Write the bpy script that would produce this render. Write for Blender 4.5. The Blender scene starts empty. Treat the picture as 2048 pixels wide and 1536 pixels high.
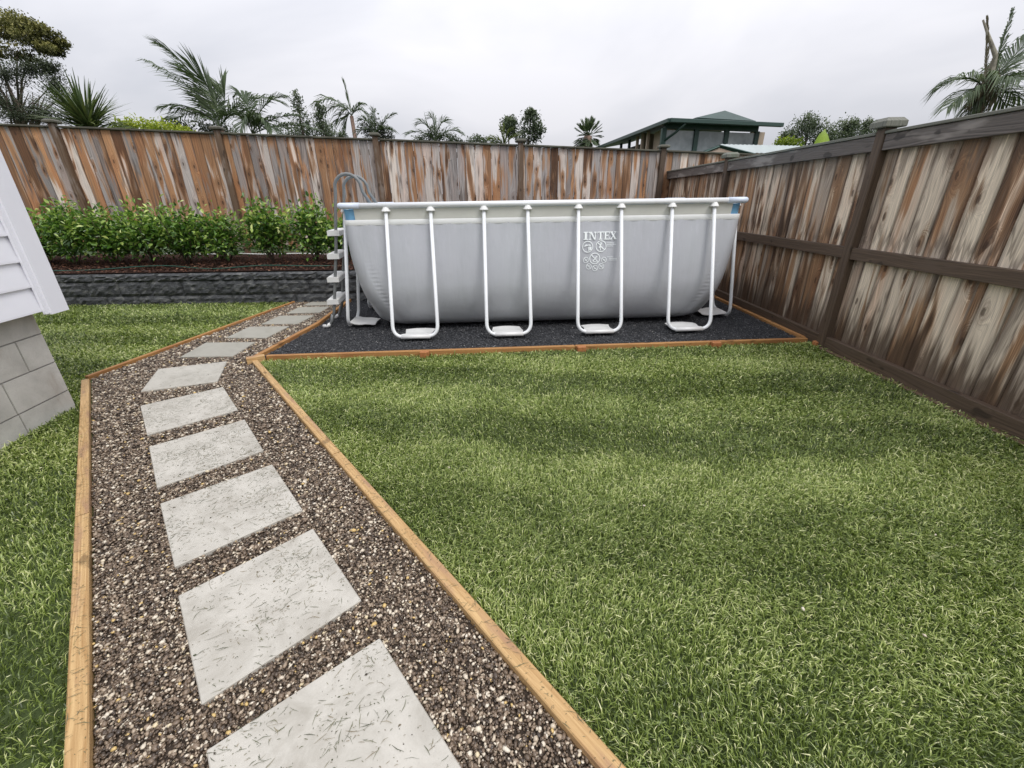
import bpy, bmesh, math, random
import numpy as np
from mathutils import Vector, Matrix, Quaternion

random.seed(7)
rng = np.random.default_rng(7)
S = bpy.context.scene
COL = S.collection
rad = math.radians

# ------------------------------------------------------------------ camera
FPX, PITCH, ROLL, HC = 850.0, rad(23.4), rad(0.85), 1.35
_cp, _sp, _cr, _sr = math.cos(PITCH), math.sin(PITCH), math.cos(ROLL), math.sin(ROLL)
_R = np.array([[1, 0, 0], [0, -_sp, _cp], [0, -_cp, -_sp]]) @ np.array([[_cr, -_sr, 0], [_sr, _cr, 0], [0, 0, 1]])
cam = bpy.data.cameras.new('camera')
cam.sensor_width = 36.0
cam.lens = FPX / 2048 * 36
cam.clip_start = 0.05
cam.clip_end = 2000
co = bpy.data.objects.new('camera', cam)
COL.objects.link(co)
m = Matrix.Identity(4)
for i in range(3):
    m[i][0] = _R[i][0]; m[i][1] = -_R[i][1]; m[i][2] = -_R[i][2]
m[2][3] = HC
co.matrix_world = m
S.camera = co

# ------------------------------------------------------------------ world: overcast daylight
W = bpy.data.worlds.new('World'); S.world = W; W.use_nodes = True
nt = W.node_tree; nt.nodes.clear()
def wn(t): return nt.nodes.new(t)
out = wn('ShaderNodeOutputWorld'); bg = wn('ShaderNodeBackground')
sky = wn('ShaderNodeTexSky'); sky.sky_type = 'NISHITA'; sky.sun_disc = False
SUN_EL, SUN_AZ = rad(52), rad(140)
sky.sun_elevation = SUN_EL; sky.sun_rotation = SUN_AZ
tc = wn('ShaderNodeTexCoord')
mp = wn('ShaderNodeMapping'); mp.inputs['Scale'].default_value = (1.0, 1.0, 2.2)
n1 = wn('ShaderNodeTexNoise'); n1.inputs['Scale'].default_value = 1.5; n1.inputs['Detail'].default_value = 5; n1.inputs['Roughness'].default_value = .5
n1.inputs['Distortion'].default_value = .4
cr = wn('ShaderNodeValToRGB')
cr.color_ramp.elements[0].position = .33; cr.color_ramp.elements[0].color = (5.9, 6.1, 6.75, 1)
cr.color_ramp.elements[1].position = .66; cr.color_ramp.elements[1].color = (8.9, 8.85, 9.3, 1)
mix = wn('ShaderNodeMix'); mix.data_type = 'RGBA'; mix.inputs[0].default_value = .96
nt.links.new(tc.outputs['Generated'], mp.inputs[0]); nt.links.new(mp.outputs[0], n1.inputs['Vector'])
nt.links.new(n1.outputs['Fac'], cr.inputs[0])
nt.links.new(sky.outputs[0], mix.inputs[6]); nt.links.new(cr.outputs[0], mix.inputs[7])
sx = wn('ShaderNodeSeparateXYZ'); nt.links.new(tc.outputs['Generated'], sx.inputs[0])
mc = wn('ShaderNodeMath'); mc.operation = 'MAXIMUM'; mc.inputs[1].default_value = 0; nt.links.new(sx.outputs[2], mc.inputs[0])
ma = wn('ShaderNodeMath'); ma.operation = 'MULTIPLY_ADD'; ma.inputs[1].default_value = 1.30; ma.inputs[2].default_value = .66; nt.links.new(mc.outputs[0], ma.inputs[0])  # overcast sky brightens towards the zenith
vm = wn('ShaderNodeVectorMath'); vm.operation = 'SCALE'; nt.links.new(mix.outputs[2], vm.inputs[0]); nt.links.new(ma.outputs[0], vm.inputs['Scale'])
nt.links.new(vm.outputs[0], bg.inputs[0]); bg.inputs[1].default_value = 0.1
nt.links.new(bg.outputs[0], out.inputs[0])
sd = bpy.data.lights.new('sun', 'SUN'); sd.energy = 1.5; sd.angle = rad(24); sd.color = (1, .975, .94)
so = bpy.data.objects.new('sun', sd); COL.objects.link(so)
_sv = Vector((math.sin(SUN_AZ) * math.cos(SUN_EL), math.cos(SUN_AZ) * math.cos(SUN_EL), math.sin(SUN_EL)))
so.rotation_euler = _sv.to_track_quat('Z', 'Y').to_euler(); so.location = (0, -3, 12)
S.view_settings.view_transform = 'Standard'; S.view_settings.look = 'None'
S.view_settings.exposure = 0.22; S.view_settings.gamma = 1.0; S.view_settings.use_curve_mapping = False
S.render.engine = 'CYCLES'

# ------------------------------------------------------------------ layout helper: a surveyed photo point at depth Y (world metres)
def at(px, py, Y):
    d = _R @ np.array([px - 1024, py - 768, FPX]); t = Y / d[1]
    return Vector((d[0] * t, Y, HC + d[2] * t))

# ------------------------------------------------------------------ node helpers
class NG:
    def __init__(s, mat):
        s.m = mat; mat.use_nodes = True; s.t = mat.node_tree; s.t.nodes.clear()
        s.o = s.n('ShaderNodeOutputMaterial'); s.b = s.n('ShaderNodeBsdfPrincipled')
        s.t.links.new(s.b.outputs[0], s.o.inputs[0])
    def n(s, t): return s.t.nodes.new(t)
    def link(s, a, b): s.t.links.new(a, b)
    def put(s, sock, v):
        if isinstance(v, bpy.types.NodeSocket): s.link(v, sock)
        elif v is not None:
            try: sock.default_value = v
            except Exception: sock.default_value = (*v, 1) if len(v) == 3 else v
    def math(s, op, a, b=None, c=None, clamp=False):
        n = s.n('ShaderNodeMath'); n.operation = op; n.use_clamp = clamp
        s.put(n.inputs[0], a); s.put(n.inputs[1], b); s.put(n.inputs[2], c); return n.outputs[0]
    def vmath(s, op, a, b=None):
        n = s.n('ShaderNodeVectorMath'); n.operation = op; s.put(n.inputs[0], a); s.put(n.inputs[1], b); return n.outputs[0]
    def noise(s, vec, scale=1, detail=2, rough=.5, dist=0, dim='3D', w=None):
        n = s.n('ShaderNodeTexNoise'); n.noise_dimensions = dim
        if dim == '1D': s.put(n.inputs['W'], w)
        else: s.put(n.inputs['Vector'], vec)
        n.inputs['Scale'].default_value = scale; n.inputs['Detail'].default_value = detail
        n.inputs['Roughness'].default_value = rough; n.inputs['Distortion'].default_value = dist
        return n.outputs['Fac']
    def mix(s, f, a, b, mode='MIX'):
        n = s.n('ShaderNodeMix'); n.data_type = 'RGBA'; n.blend_type = mode; n.clamp_factor = True
        s.put(n.inputs[0], f); s.put(n.inputs[6], a); s.put(n.inputs[7], b); return n.outputs[2]
    def step(s, v, a, b):
        n = s.n('ShaderNodeMapRange'); n.interpolation_type = 'SMOOTHSTEP'; n.clamp = True
        s.put(n.inputs[0], v); n.inputs[1].default_value = a; n.inputs[2].default_value = b
        n.inputs[3].default_value = 0; n.inputs[4].default_value = 1
        if a > b:
            n.inputs[1].default_value = b; n.inputs[2].default_value = a; n.inputs[3].default_value = 1; n.inputs[4].default_value = 0
        return n.outputs[0]
    def ramp(s, v, stops):
        n = s.n('ShaderNodeValToRGB'); e = n.color_ramp.elements
        while len(e) < len(stops): e.new(.5)
        for k, (p, c) in enumerate(stops): e[k].position = p; e[k].color = (*c, 1)
        s.put(n.inputs[0], v); return n.outputs[0]
    def scale(s, vec, v):
        return s.vmath('MULTIPLY', vec, v)
    def obj(s): return s.n('ShaderNodeTexCoord').outputs['Object']
    def info(s):
        n = s.n('ShaderNodeObjectInfo'); return n.outputs['Random'], n.outputs['Color']
    def attr(s, name, out='Fac'):
        n = s.n('ShaderNodeAttribute'); n.attribute_name = name; return n.outputs[out]
    def bump(s, h, strength=.3, dist=.01):
        n = s.n('ShaderNodeBump'); n.inputs['Strength'].default_value = strength; n.inputs['Distance'].default_value = dist
        s.put(n.inputs['Height'], h); s.link(n.outputs[0], s.b.inputs['Normal'])
    def fin(s, col, rough=.6, spec=None, **k):
        s.put(s.b.inputs['Base Color'], col); s.put(s.b.inputs['Roughness'], rough)
        if spec is not None: s.b.inputs['Specular IOR Level'].default_value = spec
        for kk, v in k.items(): s.put(s.b.inputs[kk.replace('_', ' ')], v)
        return s.m
def newmat(name): return NG(bpy.data.materials.new(name))
def val(ng, v):
    n = ng.n('ShaderNodeSeparateXYZ'); ng.put(n.inputs[0], v); return n.outputs
def comb(ng, x, y, z):
    n = ng.n('ShaderNodeCombineXYZ'); ng.put(n.inputs[0], x); ng.put(n.inputs[1], y); ng.put(n.inputs[2], z); return n.outputs[0]

def plain(name, col, rough=.5, var=.12, scale=30, bump=0, spec=None, metal=0):
    g = newmat(name); P = g.obj(); n = g.noise(P, scale, 4, .6)
    a = tuple(c * (1 - var) for c in col); b = tuple(min(1, c * (1 + var)) for c in col)
    c = g.ramp(n, [(.3, a), (.7, b)])
    if bump: g.bump(n, bump, .005)
    g.b.inputs['Metallic'].default_value = metal
    return g.fin(c, rough, spec)

def wood(name, kind):
    """fence timber: grain lines that bend round knots, silvered and rusty zones; object colour r = silvering, g = hue, b = darkness"""
    g = newmat(name); P0 = g.obj(); R, C = g.info()
    cs = g.n('ShaderNodeSeparateColor'); g.link(C, cs.inputs[0])
    off = g.math('MULTIPLY', R, 53.0)
    P = g.vmath('ADD', P0, comb(g, off, g.math('MULTIPLY', R, 31.0), g.math('MULTIPLY', R, 17.0)))
    x, y, z = val(g, P)
    zl = val(g, P0)[2]
    low = g.noise(g.scale(P, (5, 5, 1.1)), 1, 2, .5)
    vo = g.n('ShaderNodeTexVoronoi'); vo.voronoi_dimensions = '2D'; vo.feature = 'F1'; vo.inputs['Scale'].default_value = 1
    g.put(vo.inputs['Vector'], comb(g, g.math('MULTIPLY', x, 7.0), g.math('MULTIPLY', z, 3.0), 0.0))
    kd = vo.outputs['Distance']
    kc = g.n('ShaderNodeSeparateColor'); g.link(vo.outputs['Color'], kc.inputs[0])
    on = g.step(kc.outputs[0], .56, .60)
    halo = g.math('MULTIPLY', g.step(kd, .55, .0), on)
    core = g.math('MULTIPLY', g.step(g.math('ADD', kd, g.math('MULTIPLY', g.noise(P, 60, 2), .08)), .17, .10), on)
    w = g.math('ADD', g.math('MULTIPLY', x, 34.0), g.math('MULTIPLY', low, 7.0))
    w = g.math('ADD', w, g.math('MULTIPLY', halo, 4.5))
    gr = g.noise(None, 1.6, 3, .65, dim='1D', w=w)
    gr = g.math('ADD', g.math('MULTIPLY', gr, .62), g.math('MULTIPLY', g.noise(None, 6.5, 2, .6, dim='1D', w=w), .38))
    fib = g.noise(g.scale(P, (330, 330, 3.5)), 1, 3, .65)
    # silvering mask: long tongues
    mk = g.noise(g.scale(P, (10, 10, 1.25)), 1, 2, .45, .35)
    mk = g.math('ADD', mk, g.math('MULTIPLY', g.math('SUBTRACT', gr, .5), .16))
    mk = g.math('ADD', mk, g.math('MULTIPLY', g.math('SUBTRACT', cs.outputs[0], .5), .55))
    mk = g.math('SUBTRACT', mk, g.math('MULTIPLY', halo, .10))
    mk = g.math('ADD', mk, g.math('MULTIPLY', g.math('SUBTRACT', fib, .5), .10))
    msk = g.step(mk, .485, .555)
    dk = g.noise(g.scale(P, (15, 15, 1.3)), 1, 3, .6, .4)
    if kind == 'back':
        brown = g.ramp(g.math('ADD', g.math('MULTIPLY', gr, .7), g.math('MULTIPLY', cs.outputs[1], .3)), [(.28, (.095, .048, .025)), (.5, (.235, .122, .060)), (.73, (.43, .245, .125))])
        silver = g.ramp(g.math('ADD', g.math('MULTIPLY', gr, .55), g.math('MULTIPLY', cs.outputs[2], .45)), [(.26, (.15, .14, .135)), (.5, (.40, .36, .335)), (.74, (.72, .635, .55))])
    else:
        brown = g.ramp(g.math('ADD', g.math('MULTIPLY', gr, .7), g.math('MULTIPLY', cs.outputs[1], .3)), [(.28, (.062, .036, .022)), (.5, (.175, .100, .055)), (.73, (.36, .215, .115))])
        silver = g.ramp(g.math('ADD', g.math('MULTIPLY', gr, .6), g.math('MULTIPLY', cs.outputs[2], .4)), [(.25, (.19, .155, .125)), (.5, (.45, .375, .30)), (.74, (.74, .635, .50))])
    brown = g.mix(1.0, brown, g.ramp(cs.outputs[1], [(0, (.55, .52, .50)), (.5, (1, 1, 1)), (1, (1.25, 1.2, 1.15))]), 'MULTIPLY')
    tan = (.40, .235, .13) if kind == 'back' else (.36, .235, .14)
    col = g.mix(msk, brown, silver)
    col = g.mix(g.math('MULTIPLY', g.math('MULTIPLY', g.step(mk, .40, .50), g.step(mk, .60, .52)), .55), col, tan)
    hue = g.noise(g.scale(P, (6, 6, 1.0)), 1, 2, .5)
    col = g.mix(g.math('MULTIPLY', g.step(hue, .45, .7), .45), col, g.mix(1, col, (1.10, .84, .72), 'MULTIPLY'))
    # dark wet streaks beside the silver
    edge = g.math('MULTIPLY', g.step(dk, .54, .66), .8)
    col = g.mix(edge, col, g.mix(.25, (.050, .032, .024), silver))
    col = g.mix(g.math('MULTIPLY', core, .8), col, (.045, .022, .012))
    ringd = g.math('MULTIPLY', g.step(kd, .36, .2), on)
    col = g.mix(g.math('MULTIPLY', g.math('SUBTRACT', ringd, core), .25), col, (.11, .05, .028))
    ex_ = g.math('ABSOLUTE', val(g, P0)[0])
    col = g.mix(g.math('MULTIPLY', g.step(ex_, .058, .080), .45), col, (.05, .032, .024))  # darkens paling edges in the colour, strengthening the shaded gaps between boards
    # splash-back stain at the foot
    if kind == 'side':
        st = g.math('ADD', g.noise(g.scale(P, (26, 26, 1.6)), 1, 3, .6), g.math('MULTIPLY', g.math('SUBTRACT', gr, .5), .3))
        hgt = g.math('SUBTRACT', zl, g.math('MULTIPLY', g.math('SUBTRACT', st, .5), 1.0))
        col = g.mix(g.math('MULTIPLY', g.step(hgt, .50, .18), .88), col, g.mix(gr, (.030, .019, .013), (.10, .060, .036)))
        st2 = g.noise(g.scale(P, (30, 30, 2.5)), 1, 2, .6)
        h2 = g.math('ADD', zl, g.math('MULTIPLY', g.math('SUBTRACT', st2, .5), .7))
        col = g.mix(g.math('MULTIPLY', g.step(h2, 1.50, 1.62), .55), col, (.11, .075, .05))
        mid = g.math('MULTIPLY', g.step(h2, .95, 1.0), g.step(h2, 1.12, 1.02))
        col = g.mix(g.math('MULTIPLY', mid, .5), col, (.06, .038, .026))
    col = g.mix(.55, col, g.ramp(fib, [(.36, (.30, .29, .28)), (.62, (1.0, 1.0, 1.0))]), 'MULTIPLY')
    col = g.mix(1.0, col, (1.25, 1.25, 1.25), 'MULTIPLY')
    g.bump(g.math('ADD', g.math('MULTIPLY', gr, .6), g.math('MULTIPLY', fib, .4)), .5, .004)
    return g.fin(col, .62, .35)

def darkwood(name, a, b, c2=None):
    g = newmat(name); P0 = g.obj(); R, C = g.info()
    P = g.vmath('ADD', P0, comb(g, g.math('MULTIPLY', R, 53.0), g.math('MULTIPLY', R, 31.0), g.math('MULTIPLY', R, 17.0)))
    x, y, z = val(g, P)
    low = g.noise(g.scale(P, (6, 6, .9)), 1, 2, .5)
    w = g.math('ADD', g.math('MULTIPLY', g.math('ADD', x, y), 40.0), g.math('MULTIPLY', low, 8.0))
    gr = g.noise(None, 1.8, 3, .6, dim='1D', w=w)
    fib = g.noise(g.scale(P, (240, 240, 5)), 1, 2, .6)
    col = g.ramp(g.math('ADD', g.math('MULTIPLY', gr, .6), g.math('MULTIPLY', fib, .4)), [(.3, a), (.72, b)])
    if c2:
        blot = g.noise(g.scale(P, (9, 9, 2.0)), 1, 3, .6)
        col = g.mix(g.math('MULTIPLY', g.step(blot, .52, .68), .75), col, c2)
    kn = g.noise(g.scale(P, (14, 14, 7)), 1, 1, .5)
    col = g.mix(g.math('MULTIPLY', g.step(kn, .66, .73), .6), col, tuple(v * .3 for v in a))
    g.bump(fib, .4, .003)
    return g.fin(col, .6, .35)

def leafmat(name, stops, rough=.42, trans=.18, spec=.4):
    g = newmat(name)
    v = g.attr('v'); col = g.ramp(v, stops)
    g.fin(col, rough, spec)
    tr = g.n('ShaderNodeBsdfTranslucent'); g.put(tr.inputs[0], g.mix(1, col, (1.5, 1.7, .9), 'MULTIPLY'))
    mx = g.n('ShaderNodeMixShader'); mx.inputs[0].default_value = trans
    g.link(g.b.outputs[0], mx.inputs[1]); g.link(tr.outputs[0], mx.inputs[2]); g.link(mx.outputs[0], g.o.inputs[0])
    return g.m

# ------------------------------------------------------------------ object helpers
def link(o, parent=None, base=None):
    COL.objects.link(o)
    if parent is not None:
        o.parent = parent
    return o
def tag(o, label=None, cat=None, group=None, kind=None):
    if label: o['label'] = label
    if cat: o['category'] = cat
    if group: o['group'] = group
    if kind: o['kind'] = kind
    return o
def empty(name, loc, label, cat, group=None):
    o = bpy.data.objects.new(name, None); o.empty_display_size = .1; o.location = loc; COL.objects.link(o)
    return tag(o, label, cat, group)
def wl(parent):   # world location of a parent chain (translations only)
    v = Vector((0, 0, 0))
    while parent is not None:
        v += parent.location; parent = parent.parent
    return v
def fast(name, V, F, mat, parent=None, val=None, smooth=False, origin=None):
    """V (n,3) world coordinates, F (m,k) ; origin: world point of the object's own origin"""
    V = np.asarray(V, dtype=np.float32).reshape(-1, 3); F = np.asarray(F, dtype=np.int32)
    o3 = np.array(origin if origin is not None else (wl(parent) if parent is not None else V.mean(0)), dtype=np.float32)
    me = bpy.data.meshes.new(name)
    m_, k = F.shape
    me.vertices.add(len(V)); me.vertices.foreach_set('co', (V - o3).ravel())
    me.loops.add(m_ * k); me.loops.foreach_set('vertex_index', F.ravel())
    me.polygons.add(m_)
    me.polygons.foreach_set('loop_start', np.arange(m_, dtype=np.int32) * k)
    me.polygons.foreach_set('loop_total', np.full(m_, k, dtype=np.int32))
    me.polygons.foreach_set('use_smooth', np.full(m_, smooth, dtype=bool))
    me.update(calc_edges=True)
    if val is not None:
        a = me.attributes.new('v', 'FLOAT', 'POINT'); a.data.foreach_set('value', np.asarray(val, dtype=np.float32).ravel())
    me.materials.append(mat)
    o = bpy.data.objects.new(name, me)
    o.location = Vector(o3.tolist()) - (wl(parent) if parent is not None else Vector((0, 0, 0)))
    return link(o, parent)
def poly(name, V, F, mat, parent=None, smooth=False, origin=None):
    V = [Vector(v) for v in V]
    o3 = Vector(origin) if origin is not None else (wl(parent) if parent is not None else sum(V, Vector()) / len(V))
    me = bpy.data.meshes.new(name); me.from_pydata([tuple(v - o3) for v in V], [], F)
    me.materials.append(mat)
    if smooth:
        for p in me.polygons: p.use_smooth = True
    o = bpy.data.objects.new(name, me)
    o.location = o3 - (wl(parent) if parent is not None else Vector((0, 0, 0)))
    return link(o, parent)
_cache = {}
def boxmesh(sx, sy, sz, bev, mat):
    """box centred in x,y, z from 0 to sz, chamfered edges"""
    key = (round(sx, 4), round(sy, 4), round(sz, 4), bev, mat.name)
    if key in _cache: return _cache[key]
    bm = bmesh.new(); bmesh.ops.create_cube(bm, size=1)
    for v in bm.verts: v.co = Vector((v.co.x * sx, v.co.y * sy, (v.co.z + .5) * sz))
    if bev: bmesh.ops.bevel(bm, geom=list(bm.edges), offset=bev, segments=1, affect='EDGES')
    me = bpy.data.meshes.new('board'); bm.to_mesh(me); bm.free(); me.materials.append(mat)
    _cache[key] = me; return me
def plank(name, a, b, w, t, nrm, mat, parent=None, bev=.003, color=None):
    """board from a to b (centre line of its section), width w, thickness t along nrm"""
    a = Vector(a); b = Vector(b); z = (b - a); L = z.length; z.normalize()
    y = Vector(nrm); y = (y - z * y.dot(z)).normalized(); x = y.cross(z)
    o = bpy.data.objects.new(name, boxmesh(w, t, L, bev, mat))
    M = Matrix.Identity(4)
    for i in range(3): M[i][0] = x[i]; M[i][1] = y[i]; M[i][2] = z[i]
    p = a - (wl(parent) if parent is not None else Vector((0, 0, 0)))
    for i in range(3): M[i][3] = p[i]
    link(o, parent); o.matrix_local = M
    if color: o.color = color
    return o
def tube_vf(pts, r, seg=10, caps=True, r2=None):
    pts = [Vector(p) for p in pts]; n = len(pts); V = []; F = []
    T = []
    for i in range(n):
        t = (pts[min(i + 1, n - 1)] - pts[max(i - 1, 0)]).normalized(); T.append(t)
    up = Vector((0, 0, 1)) if abs(T[0].z) < .9 else Vector((1, 0, 0))
    nv = T[0].cross(up).normalized()
    for i in range(n):
        nv = (nv - T[i] * nv.dot(T[i])).normalized(); bv = T[i].cross(nv)
        rr = r if r2 is None else r + (r2 - r) * i / (n - 1)
        for k in range(seg):
            a = 2 * math.pi * k / seg
            V.append(pts[i] + nv * math.cos(a) * rr + bv * math.sin(a) * rr)
    for i in range(n - 1):
        for k in range(seg):
            k2 = (k + 1) % seg
            F.append((i * seg + k, i * seg + k2, (i + 1) * seg + k2, (i + 1) * seg + k))
    if caps: F.append(tuple(range(seg))[::-1]); F.append(tuple((n - 1) * seg + k for k in range(seg)))
    return V, F
def tube(name, pts, r, mat, parent=None, seg=10, r2=None, origin=None):
    V, F = tube_vf(pts, r, seg, True, r2)
    return poly(name, V, F, mat, parent, True, origin)
def arc(pts, rad_, n=6):
    """round the inner corners of a polyline"""
    pts = [Vector(p) for p in pts]; o = [pts[0]]
    for i in range(1, len(pts) - 1):
        a, b, c = pts[i - 1], pts[i], pts[i + 1]
        u = (a - b).normalized(); v = (c - b).normalized()
        r = rad_
        p0 = b + u * r; p1 = b + v * r
        for k in range(n + 1):
            t = k / n; o.append(p0 * (1 - t) ** 2 + b * 2 * t * (1 - t) + p1 * t * t)
    o.append(pts[-1]); return o
def inside(P, poly_):
    x, y = P[:, 0], P[:, 1]; r = np.zeros(len(P), bool); n = len(poly_)
    for i in range(n):
        x1, y1 = poly_[i]; x2, y2 = poly_[(i + 1) % n]
        c = ((y1 > y) != (y2 > y)) & (x < (x2 - x1) * (y - y1) / (y2 - y1 + 1e-12) + x1); r ^= c
    return r
def slab_sheet(name, pts, z, mat, kind='structure', label=None):
    o = poly(name, [(x, y, z) for x, y in pts], [tuple(range(len(pts)))], mat)
    return tag(o, label, None, None, kind)

# ------------------------------------------------------------------ materials
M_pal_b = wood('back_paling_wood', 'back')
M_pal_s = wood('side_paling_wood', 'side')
M_rail = darkwood('stained_rail', (.045, .031, .021), (.135, .092, .062), (.105, .074, .054))
M_railtop = darkwood('stained_top_rail', (.050, .042, .038), (.19, .165, .148), (.31, .28, .255))
M_cap = darkwood('mossy_cap', (.040, .036, .026), (.12, .115, .085), (.15, .16, .12))
M_capgrey = darkwood('grey_cap', (.10, .10, .08), (.215, .215, .18), (.12, .14, .10))
M_post_b = darkwood('weathered_post', (.075, .045, .026), (.19, .125, .08), (.24, .20, .17))
M_pine = darkwood('pine_edging', (.33, .18, .065), (.66, .455, .22), (.33, .19, .12))
M_pineo = darkwood('pine_edging_orange', (.26, .115, .035), (.50, .27, .10), (.30, .13, .05))
M_peg = darkwood('peg_wood', (.28, .10, .035), (.48, .21, .08))
M_white = plain('white_powder_coat', (.80, .82, .83), .32, .03, 8, spec=.5)
M_plast = plain('white_plastic', (.72, .72, .70), .45, .05, 12)
M_sleeve = plain('sleeve_vinyl', (.66, .66, .61), .5, .05, 4, .15)
M_band = plain('white_vinyl_band', (.80, .81, .80), .45, .04, 5)
M_blue = plain('blue_liner', (.22, .50, .78), .4, .12, 9)
M_jt = plain('pale_blue_joint', (.60, .66, .76), .4, .04, 9)
M_grey = plain('ladder_grey', (.17, .178, .178), .45, .12, 20)
M_dark = plain('dark_plastic', (.03, .03, .035), .5, .1, 20)
M_paint = plain('weatherboard_paint', (.80, .80, .85), .45, .025, 3)
M_hose = plain('green_hose', (.008, .055, .035), .4, .2, 20)
M_pipe = plain('white_pipe', (.8, .8, .78), .4, .03, 20)
M_bark = plain('bark', (.10, .075, .055), .85, .45, 25, .6)
M_barkp = plain('palm_bark', (.20, .13, .10), .8, .35, 18, .5)

def mat_liner():
    g = newmat('grey_pool_liner'); P = g.obj(); x, y, z = val(g, P)
    st = g.noise(g.scale(P, (26, 26, .8)), 1, 3, .6)
    bl = g.noise(g.scale(P, (1.3, 1.3, 1.0)), 1, 2, .5)
    c = g.mix(bl, (.415, .44, .45), (.455, .455, .50))
    c = g.mix(g.math('MULTIPLY', g.math('MULTIPLY', g.step(st, .5, .75), g.step(z, .5, 1.1)), .35), c, (.52, .52, .57))
    wm = g.noise(g.scale(P, (7, 7, .5)), 1, 3, .6, .3)
    c = g.mix(g.math('MULTIPLY', g.step(wm, .5, .72), .22), c, (.30, .315, .325))
    sp = g.noise(P, 55, 3, .7); c = g.mix(g.math('MULTIPLY', g.math('MULTIPLY', g.step(sp, .58, .70), g.step(z, .30, .02)), .5), c, (.16, .15, .13))
    g.bump(g.math('ADD', g.math('MULTIPLY', g.noise(g.scale(P, (30, 30, 1.2)), 1, 2, .5), .6), g.noise(P, 9, 2)), .35, .008)
    return g.fin(c, .38, .45)
M_liner = mat_liner()
M_print = plain('print_ink', (.86, .90, .90), .5, .05, 30)

def mat_slab():
    g = newmat('concrete_slab'); P0 = g.n('ShaderNodeNewGeometry').outputs['Position']
    R, C = g.info()
    n1 = g.noise(P0, 5.5, 5, .68, .6); n2 = g.noise(P0, 160, 3, .7); n3 = g.noise(P0, 28, 4, .65, .5)
    c = g.ramp(n1, [(.32, (.36, .335, .285)), (.52, (.475, .45, .395)), (.72, (.555, .525, .465))])
    c = g.mix(g.math('MULTIPLY', g.step(n2, .55, .75), .35), c, (.30, .29, .26))
    c = g.mix(g.math('MULTIPLY', g.step(n3, .5, .75), .28), c, (.42, .385, .33))
    cs = g.n('ShaderNodeSeparateColor'); g.link(C, cs.inputs[0])
    c = g.mix(g.math('MULTIPLY', cs.outputs[0], .85), c, g.mix(n3, (.20, .195, .16), (.33, .32, .27)))
    g.bump(n2, .25, .002)
    return g.fin(c, g.math('ADD', .42, g.math('MULTIPLY', n1, .35)), .4)
M_slab = mat_slab()

def mat_block():
    g = newmat('concrete_block'); P0 = g.n('ShaderNodeNewGeometry').outputs['Position']
    n1 = g.noise(P0, 3.5, 5, .6, .3); n2 = g.noise(P0, 120, 3, .7); n3 = g.noise(g.scale(P0, (9, 9, 2.5)), 1, 4, .6)
    c = g.ramp(n1, [(.3, (.36, .345, .315)), (.7, (.56, .54, .50))])
    c = g.mix(g.math('MULTIPLY', g.step(n3, .52, .72), .5), c, (.31, .265, .22))
    c = g.mix(g.math('MULTIPLY', g.step(n2, .5, .8), .3), c, (.17, .16, .15))
    g.bump(n2, .35, .003)
    return g.fin(c, .8, .25)
M_block = mat_block()
M_mortar = plain('mortar', (.27, .26, .24), .9, .15, 60)

def mat_rock():
    g = newmat('split_face_block'); P = g.n('ShaderNodeNewGeometry').outputs['Position']
    n1 = g.noise(g.scale(P, (9, 9, 22)), 1, 5, .65, .6); n2 = g.noise(P, 70, 3, .7)
    c = g.ramp(n1, [(.3, (.020, .021, .023)), (.52, (.060, .063, .066)), (.75, (.19, .19, .18))])
    g.bump(g.math('ADD', n1, g.math('MULTIPLY', n2, .3)), 1, .02)
    return g.fin(c, .62, .35)
M_rock = mat_rock()

def mat_vary(name, stops, rough=.5, spec=.4):
    g = newmat(name); v = g.attr('v'); P = g.obj(); n = g.noise(P, 300, 2, .6)
    c = g.ramp(v, stops); c = g.mix(.35, c, g.ramp(n, [(.3, (.55, .55, .55)), (.7, (1.2, 1.2, 1.2))]), 'MULTIPLY')
    return g.fin(c, rough, spec)
M_peb = mat_vary('wet_pebbles', [(0, (.055, .041, .031)), (.30, (.12, .085, .058)), (.55, (.22, .16, .11)), (.72, (.33, .25, .175)), (.82, (.58, .49, .37)), (.93, (.72, .65, .53)), (.97, (.62, .46, .18)), (1, (.55, .28, .12))], .34, .5)
M_blk = mat_vary('black_chip', [(0, (.018, .019, .021)), (.6, (.055, .057, .062)), (.88, (.13, .132, .14)), (1, (.45, .43, .40))], .45, .45)
M_chip = mat_vary('bark_mulch', [(0, (.020, .008, .004)), (.5, (.070, .028, .016)), (.85, (.16, .065, .034)), (1, (.38, .22, .13))], .7)
M_clip = mat_vary('dry_clippings', [(0, (.05, .06, .03)), (.5, (.13, .14, .07)), (.8, (.24, .19, .11)), (1, (.06, .048, .036))], .7)

def ground_mat(name, a, b, s=20, s2=140):
    g = newmat(name); P = g.n('ShaderNodeNewGeometry').outputs['Position']
    n = g.noise(P, s, 4, .7); n2 = g.noise(P, s2, 3, .7)
    c = g.mix(n2, a, b); c = g.mix(g.math('MULTIPLY', n, .5), c, a); g.bump(n2, .6, .01)
    return g.fin(c, .9, .2)
M_soil = ground_mat('lawn_soil', (.040, .060, .020), (.10, .13, .045))
M_grav = ground_mat('path_gravel_bed', (.035, .027, .021), (.12, .09, .068), 30, 160)
M_pad = ground_mat('pad_bed', (.016, .017, .019), (.055, .057, .062), 30, 160)
M_bed = ground_mat('mulch_soil', (.012, .006, .004), (.060, .022, .012), 12, 90)
M_far = ground_mat('neighbour_grass', (.03, .05, .015), (.06, .09, .03), 3, 30)

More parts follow.
